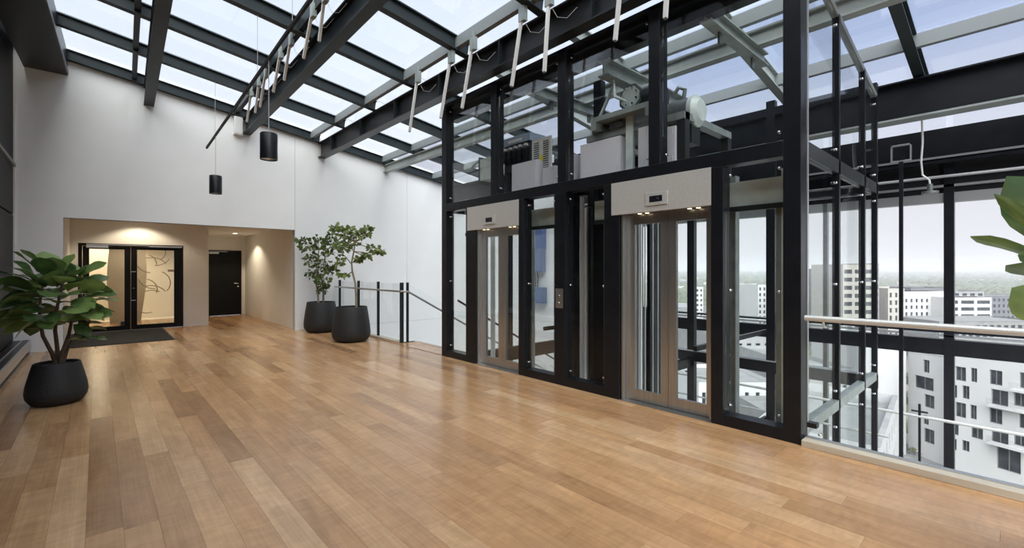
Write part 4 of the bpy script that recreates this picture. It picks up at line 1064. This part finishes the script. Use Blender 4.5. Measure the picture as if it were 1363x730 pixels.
# low building with bright roof and gable, below the left end
def boxbuild(name, lab, px0, px1, ytop, d, depth, mat, ybot=None, dirang=None, wins=None, roof='roof_felt', group=None, cat='building', zbase=None):
    P0 = atd(px0, ytop, d); P1 = atd(px1, ytop, d)
    if dirang is not None:
        dd = Vector((math.cos(dirang), math.sin(dirang), 0)); k0 = tz(px1, ytop, P0, dd)[0]
        P1 = Vector((P0.x, P0.y, P0.z)) + dd * k0
    v = Vector((P1.x - P0.x, P1.y - P0.y, 0)); wd = v.length; v.normalize()
    zt = P0.z; zb = GZ if zbase is None else zbase
    ws = []
    if wins:
        nx, nz_, wx, hz_, ztop_off, pitch = wins
        for j in range(nz_):
            for i in range(nx):
                c = wd * (i + .5) / nx; z_ = zt - ztop_off - pitch * j
                if z_ - hz_ < GZ + .3: continue
                ws.append((c - wx * wd / nx / 2, c + wx * wd / nx / 2, z_ - hz_, z_))
    return building(name, lab, P0, v, wd, depth, zb, zt, ws, mat, group, cat, roof, stuffwin=True)
boxbuild('low_building', 'dark grey block with window rows below the lift shaft side', 1078, 1140, 492, 64, 20, 'facade_grey', wins=(6, 4, .5, 1.7, 2.2, 3.2))
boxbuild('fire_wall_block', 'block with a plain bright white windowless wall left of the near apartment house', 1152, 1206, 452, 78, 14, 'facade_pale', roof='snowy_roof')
A_, B_ = atd(1194, 526, 51), atd(1170, 596, 36.2)
v_ = Vector((A_.x - B_.x, A_.y - B_.y, 0)); ln_ = v_.length
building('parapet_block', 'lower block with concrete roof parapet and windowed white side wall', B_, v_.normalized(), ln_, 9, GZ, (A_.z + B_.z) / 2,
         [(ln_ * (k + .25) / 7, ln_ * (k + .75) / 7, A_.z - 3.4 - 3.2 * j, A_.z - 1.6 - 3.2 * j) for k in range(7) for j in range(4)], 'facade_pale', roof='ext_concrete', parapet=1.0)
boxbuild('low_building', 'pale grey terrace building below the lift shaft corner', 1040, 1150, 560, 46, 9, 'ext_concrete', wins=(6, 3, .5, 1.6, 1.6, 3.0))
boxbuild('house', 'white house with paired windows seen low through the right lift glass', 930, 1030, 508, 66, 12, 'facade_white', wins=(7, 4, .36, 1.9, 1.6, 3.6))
boxbuild('house', 'flat grey roofed hall beyond the white house', 955, 1075, 447, 105, 30, 'facade_grey', wins=(10, 3, .5, 1.4, 1.8, 3.2))
# mid distance blocks
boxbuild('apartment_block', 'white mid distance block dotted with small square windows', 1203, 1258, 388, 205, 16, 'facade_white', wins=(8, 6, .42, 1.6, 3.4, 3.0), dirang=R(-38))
boxbuild('apartment_block', 'dark recessed penthouse on the dotted white block', 1212, 1262, 383, 212, 12, 'facade_dark', zbase=atd(1203, 388, 205).z)
boxbuild('apartment_block', 'white block with long balcony bands right of the thick column', 1256, 1320, 396, 200, 16, 'facade_white', wins=(3, 6, .82, 1.5, 1.4, 3.0))
boxbuild('apartment_block', 'grey set back top storey of the balcony banded block', 1258, 1310, 388, 206, 12, 'facade_grey', wins=(5, 1, .6, 1.2, .9, 3), zbase=atd(1256, 396, 200).z)
boxbuild('apartment_block', 'long dark grey block behind the balcony banded block', 1308, 1395, 394, 240, 16, 'facade_dark', wins=(14, 5, .5, 1.6, 1.4, 3.1))
boxbuild('tower_block', 'tall pale tower block with banded windows seen through the shaft side', 1122, 1164, 352, 170, 18, 'facade_beige', wins=(3, 10, .75, 1.5, 2.0, 3.0))
boxbuild('tower_block', 'narrow grey tower beside the pale tower block', 1160, 1170, 351, 172, 16, 'facade_grey', wins=(2, 10, .6, 1.5, 2.0, 3.0))
boxbuild('apartment_block', 'grey block left of the pale tower block', 1098, 1128, 358, 190, 18, 'facade_dark', wins=(6, 9, .5, 1.6, 2.0, 3.0))
boxbuild('apartment_block', 'pale slab with striped balconies between tower and dotted block', 1168, 1184, 381, 185, 16, 'facade_beige', wins=(2, 8, .6, 1.5, 1.5, 3.0))
boxbuild('apartment_block', 'white slab with one column of windows beside the dotted block', 1182, 1204, 384, 180, 16, 'facade_beige', wins=(3, 7, .4, 1.8, 1.8, 3.0))
boxbuild('apartment_block', 'long low grey block behind the lift shaft corner', 1074, 1102, 379, 210, 18, 'facade_grey', wins=(7, 6, .5, 1.5, 1.5, 3.0))
boxbuild('apartment_block', 'row of white slab blocks seen through the right lift panel, left one', 981, 992, 381, 290, 14, 'facade_white', wins=(3, 8, .5, 1.5, 1.5, 3.0))
boxbuild('apartment_block', 'row of white slab blocks seen through the right lift panel, middle one', 993, 1008, 379, 270, 14, 'facade_white', wins=(4, 9, .5, 1.5, 1.5, 3.0))
boxbuild('apartment_block', 'row of white slab blocks seen through the right lift panel, right one', 1009, 1026, 379, 240, 14, 'facade_white', wins=(3, 9, .45, 1.7, 1.5, 3.0))
boxbuild('apartment_block', 'small white block seen through the right lift door', 926, 936, 382, 280, 12, 'facade_white', wins=(2, 6, .5, 1.5, 1.5, 3.0))
boxbuild('low_building', 'pale low hall with flat roof below the balcony banded block', 1250, 1400, 428, 165, 20, 'ext_concrete', wins=(16, 2, .6, 1.3, 1.4, 3.0))
# far rooftops and woods, too many and too small to count
rn = random.Random(21)
far = MB(); farw = MB()
for k in range(420):
    px = rn.uniform(700, 1440); d = rn.uniform(300, 1600); p = atd(px, 400, d)
    if p.x < 30: continue
    hgt = rn.choice((6, 7, 8, 9, 12)); w_ = rn.uniform(8, 22); l_ = rn.uniform(8, 26)
    (far if rn.random() < .5 else farw).box(p.x - w_ / 2, p.x + w_ / 2, p.y - l_ / 2, p.y + l_ / 2, GZ, GZ + hgt)
tag(obj('far_rooftops', far, 'facade_grey'), 'scattered grey rooftops of the far city', 'rooftops', kind='stuff')
tag(obj('far_houses', farw, 'facade_white'), 'scattered white houses of the far city', 'houses', kind='stuff')
def blob(mb, c, r, rn):
    t = [( 1, 0, 0), (.31, .95, 0), (-.81, .59, 0), (-.81, -.59, 0), (.31, -.95, 0)]
    V = [(c[0] + r * a * rn.uniform(.8, 1.1), c[1] + r * b * rn.uniform(.8, 1.1), c[2]) for a, b, _ in t] + [(c[0] + r * .75 * a * rn.uniform(.7, 1.1), c[1] + r * .75 * b * rn.uniform(.7, 1.1), c[2] + r * .8 * rn.uniform(.8, 1.1)) for a, b, _ in t] + [(c[0], c[1], c[2] + r * 1.2)]
    mb.add(V, [(i, (i + 1) % 5, 5 + (i + 1) % 5, 5 + i) for i in range(5)] + [(5 + i, 5 + (i + 1) % 5, 10) for i in range(5)])
fo = MB()
for k in range(7000):
    px = rn.uniform(690, 1440); d = 330 * math.exp(rn.uniform(0, 2.4)); p = atd(px, 400, d)
    blob(fo, (p.x, p.y, GZ), rn.uniform(5, 10) * (1 + d / 2500), rn)
tag(obj('woodland', fo, 'far_forest'), 'belt of bare brownish green woods up to the horizon', 'trees', kind='stuff')
ng = MB()
for k in range(170):
    px = rn.uniform(960, 1420); d = rn.uniform(95, 260); p = atd(px, 430, d)
    blob(ng, (p.x, p.y, GZ), rn.uniform(2, 4), rn)
tag(obj('street_trees', ng, 'forest'), 'low green street trees and hedges between the blocks', 'trees', kind='stuff')
hm = bpy.data.materials.new('haze'); hm.use_nodes = True; hm.node_tree.nodes.clear()
ho = N(hm.node_tree, 'ShaderNodeOutputMaterial'); hv = N(hm.node_tree, 'ShaderNodeVolumeScatter'); hv.inputs['Density'].default_value = .00055; hv.inputs['Color'].default_value = (.97, .975, 1, 1)
hm.node_tree.links.new(hv.outputs[0], ho.inputs['Volume']); MATS['haze'] = hm
tag(obj('haze', B(110, 6900, -3400, 6900, GZ + .1, 45), 'haze'), 'thin pale haze lying over the distant city', 'haze', kind='stuff')
# courtyard terrace in front of the near apartment house
tp = atd(1262, 640, 62)
ct = thing('roof_terrace', (tp.x, tp.y, GZ), 'grey roof terrace with planters in front of the near apartment house', 'terrace')
zt_ = tz(1262, 620, Pn, D)[1] - 1.2
Dn = Vector((D.y, -D.x, 0)); Dn = Dn if Dn.dot(-Pn) > 0 else -Dn
def TP(px, py): # on the terrace plane
    r = ray(px, py); return Vector((0, 0, EYE)) + r * ((zt_ - EYE) / r.z)
c4 = [TP(1203, 590), TP(1262, 602), TP(1320, 640), TP(1300, 700), TP(1190, 640)]
V = c4 + [Vector((p.x, p.y, GZ)) for p in c4]
obj('deck', MB().add(V, [(0, 1, 2, 3, 4)] + [(i, (i + 1) % 5, 5 + (i + 1) % 5, 5 + i) for i in range(5)]), 'roof_felt', ct)
for px, py in ((1216, 604), (1270, 622), (1300, 628)):
    p = TP(px, py); pl = obj('planter', B(p.x - .8, p.x + .8, p.y - .4, p.y + .4, zt_, zt_ + .7), 'facade_dark', ct)
    q = MB(); 
    for k in range(6): blob(q, (p.x + rn.uniform(-.6, .6), p.y + rn.uniform(-.3, .3), zt_ + .6), .4, rn)
    obj('shrub', q, 'forest', pl)
p = TP(1285, 622)
us = thing('parasol', (p.x, p.y, zt_), 'closed white parasol standing on the roof terrace', 'parasol')
obj('pole', MB().tube([(p.x, p.y, zt_), (p.x, p.y, zt_ + 2.6)], .05), 'window_frame', us); obj('canopy', MB().lathe([(.5, .9), (.42, 1.4), (.75, 2.1), (.1, 2.7)], (p.x, p.y, zt_), 12), 'facade_white', us, True)
p = TP(1226, 606)
tb_ = thing('garden_table', (p.x, p.y, zt_), 'white garden table on the roof terrace', 'table')
obj('table_top', B(p.x - 1, p.x + 1, p.y - .6, p.y + .6, zt_ + .7, zt_ + .78), 'facade_white', tb_)
for sx in (-.85, .85):
    for sy in (-.45, .45): obj('leg', B(p.x + sx - .04, p.x + sx + .04, p.y + sy - .04, p.y + sy + .04, zt_, zt_ + .7), 'facade_white', tb_)
print('planks', nplank)
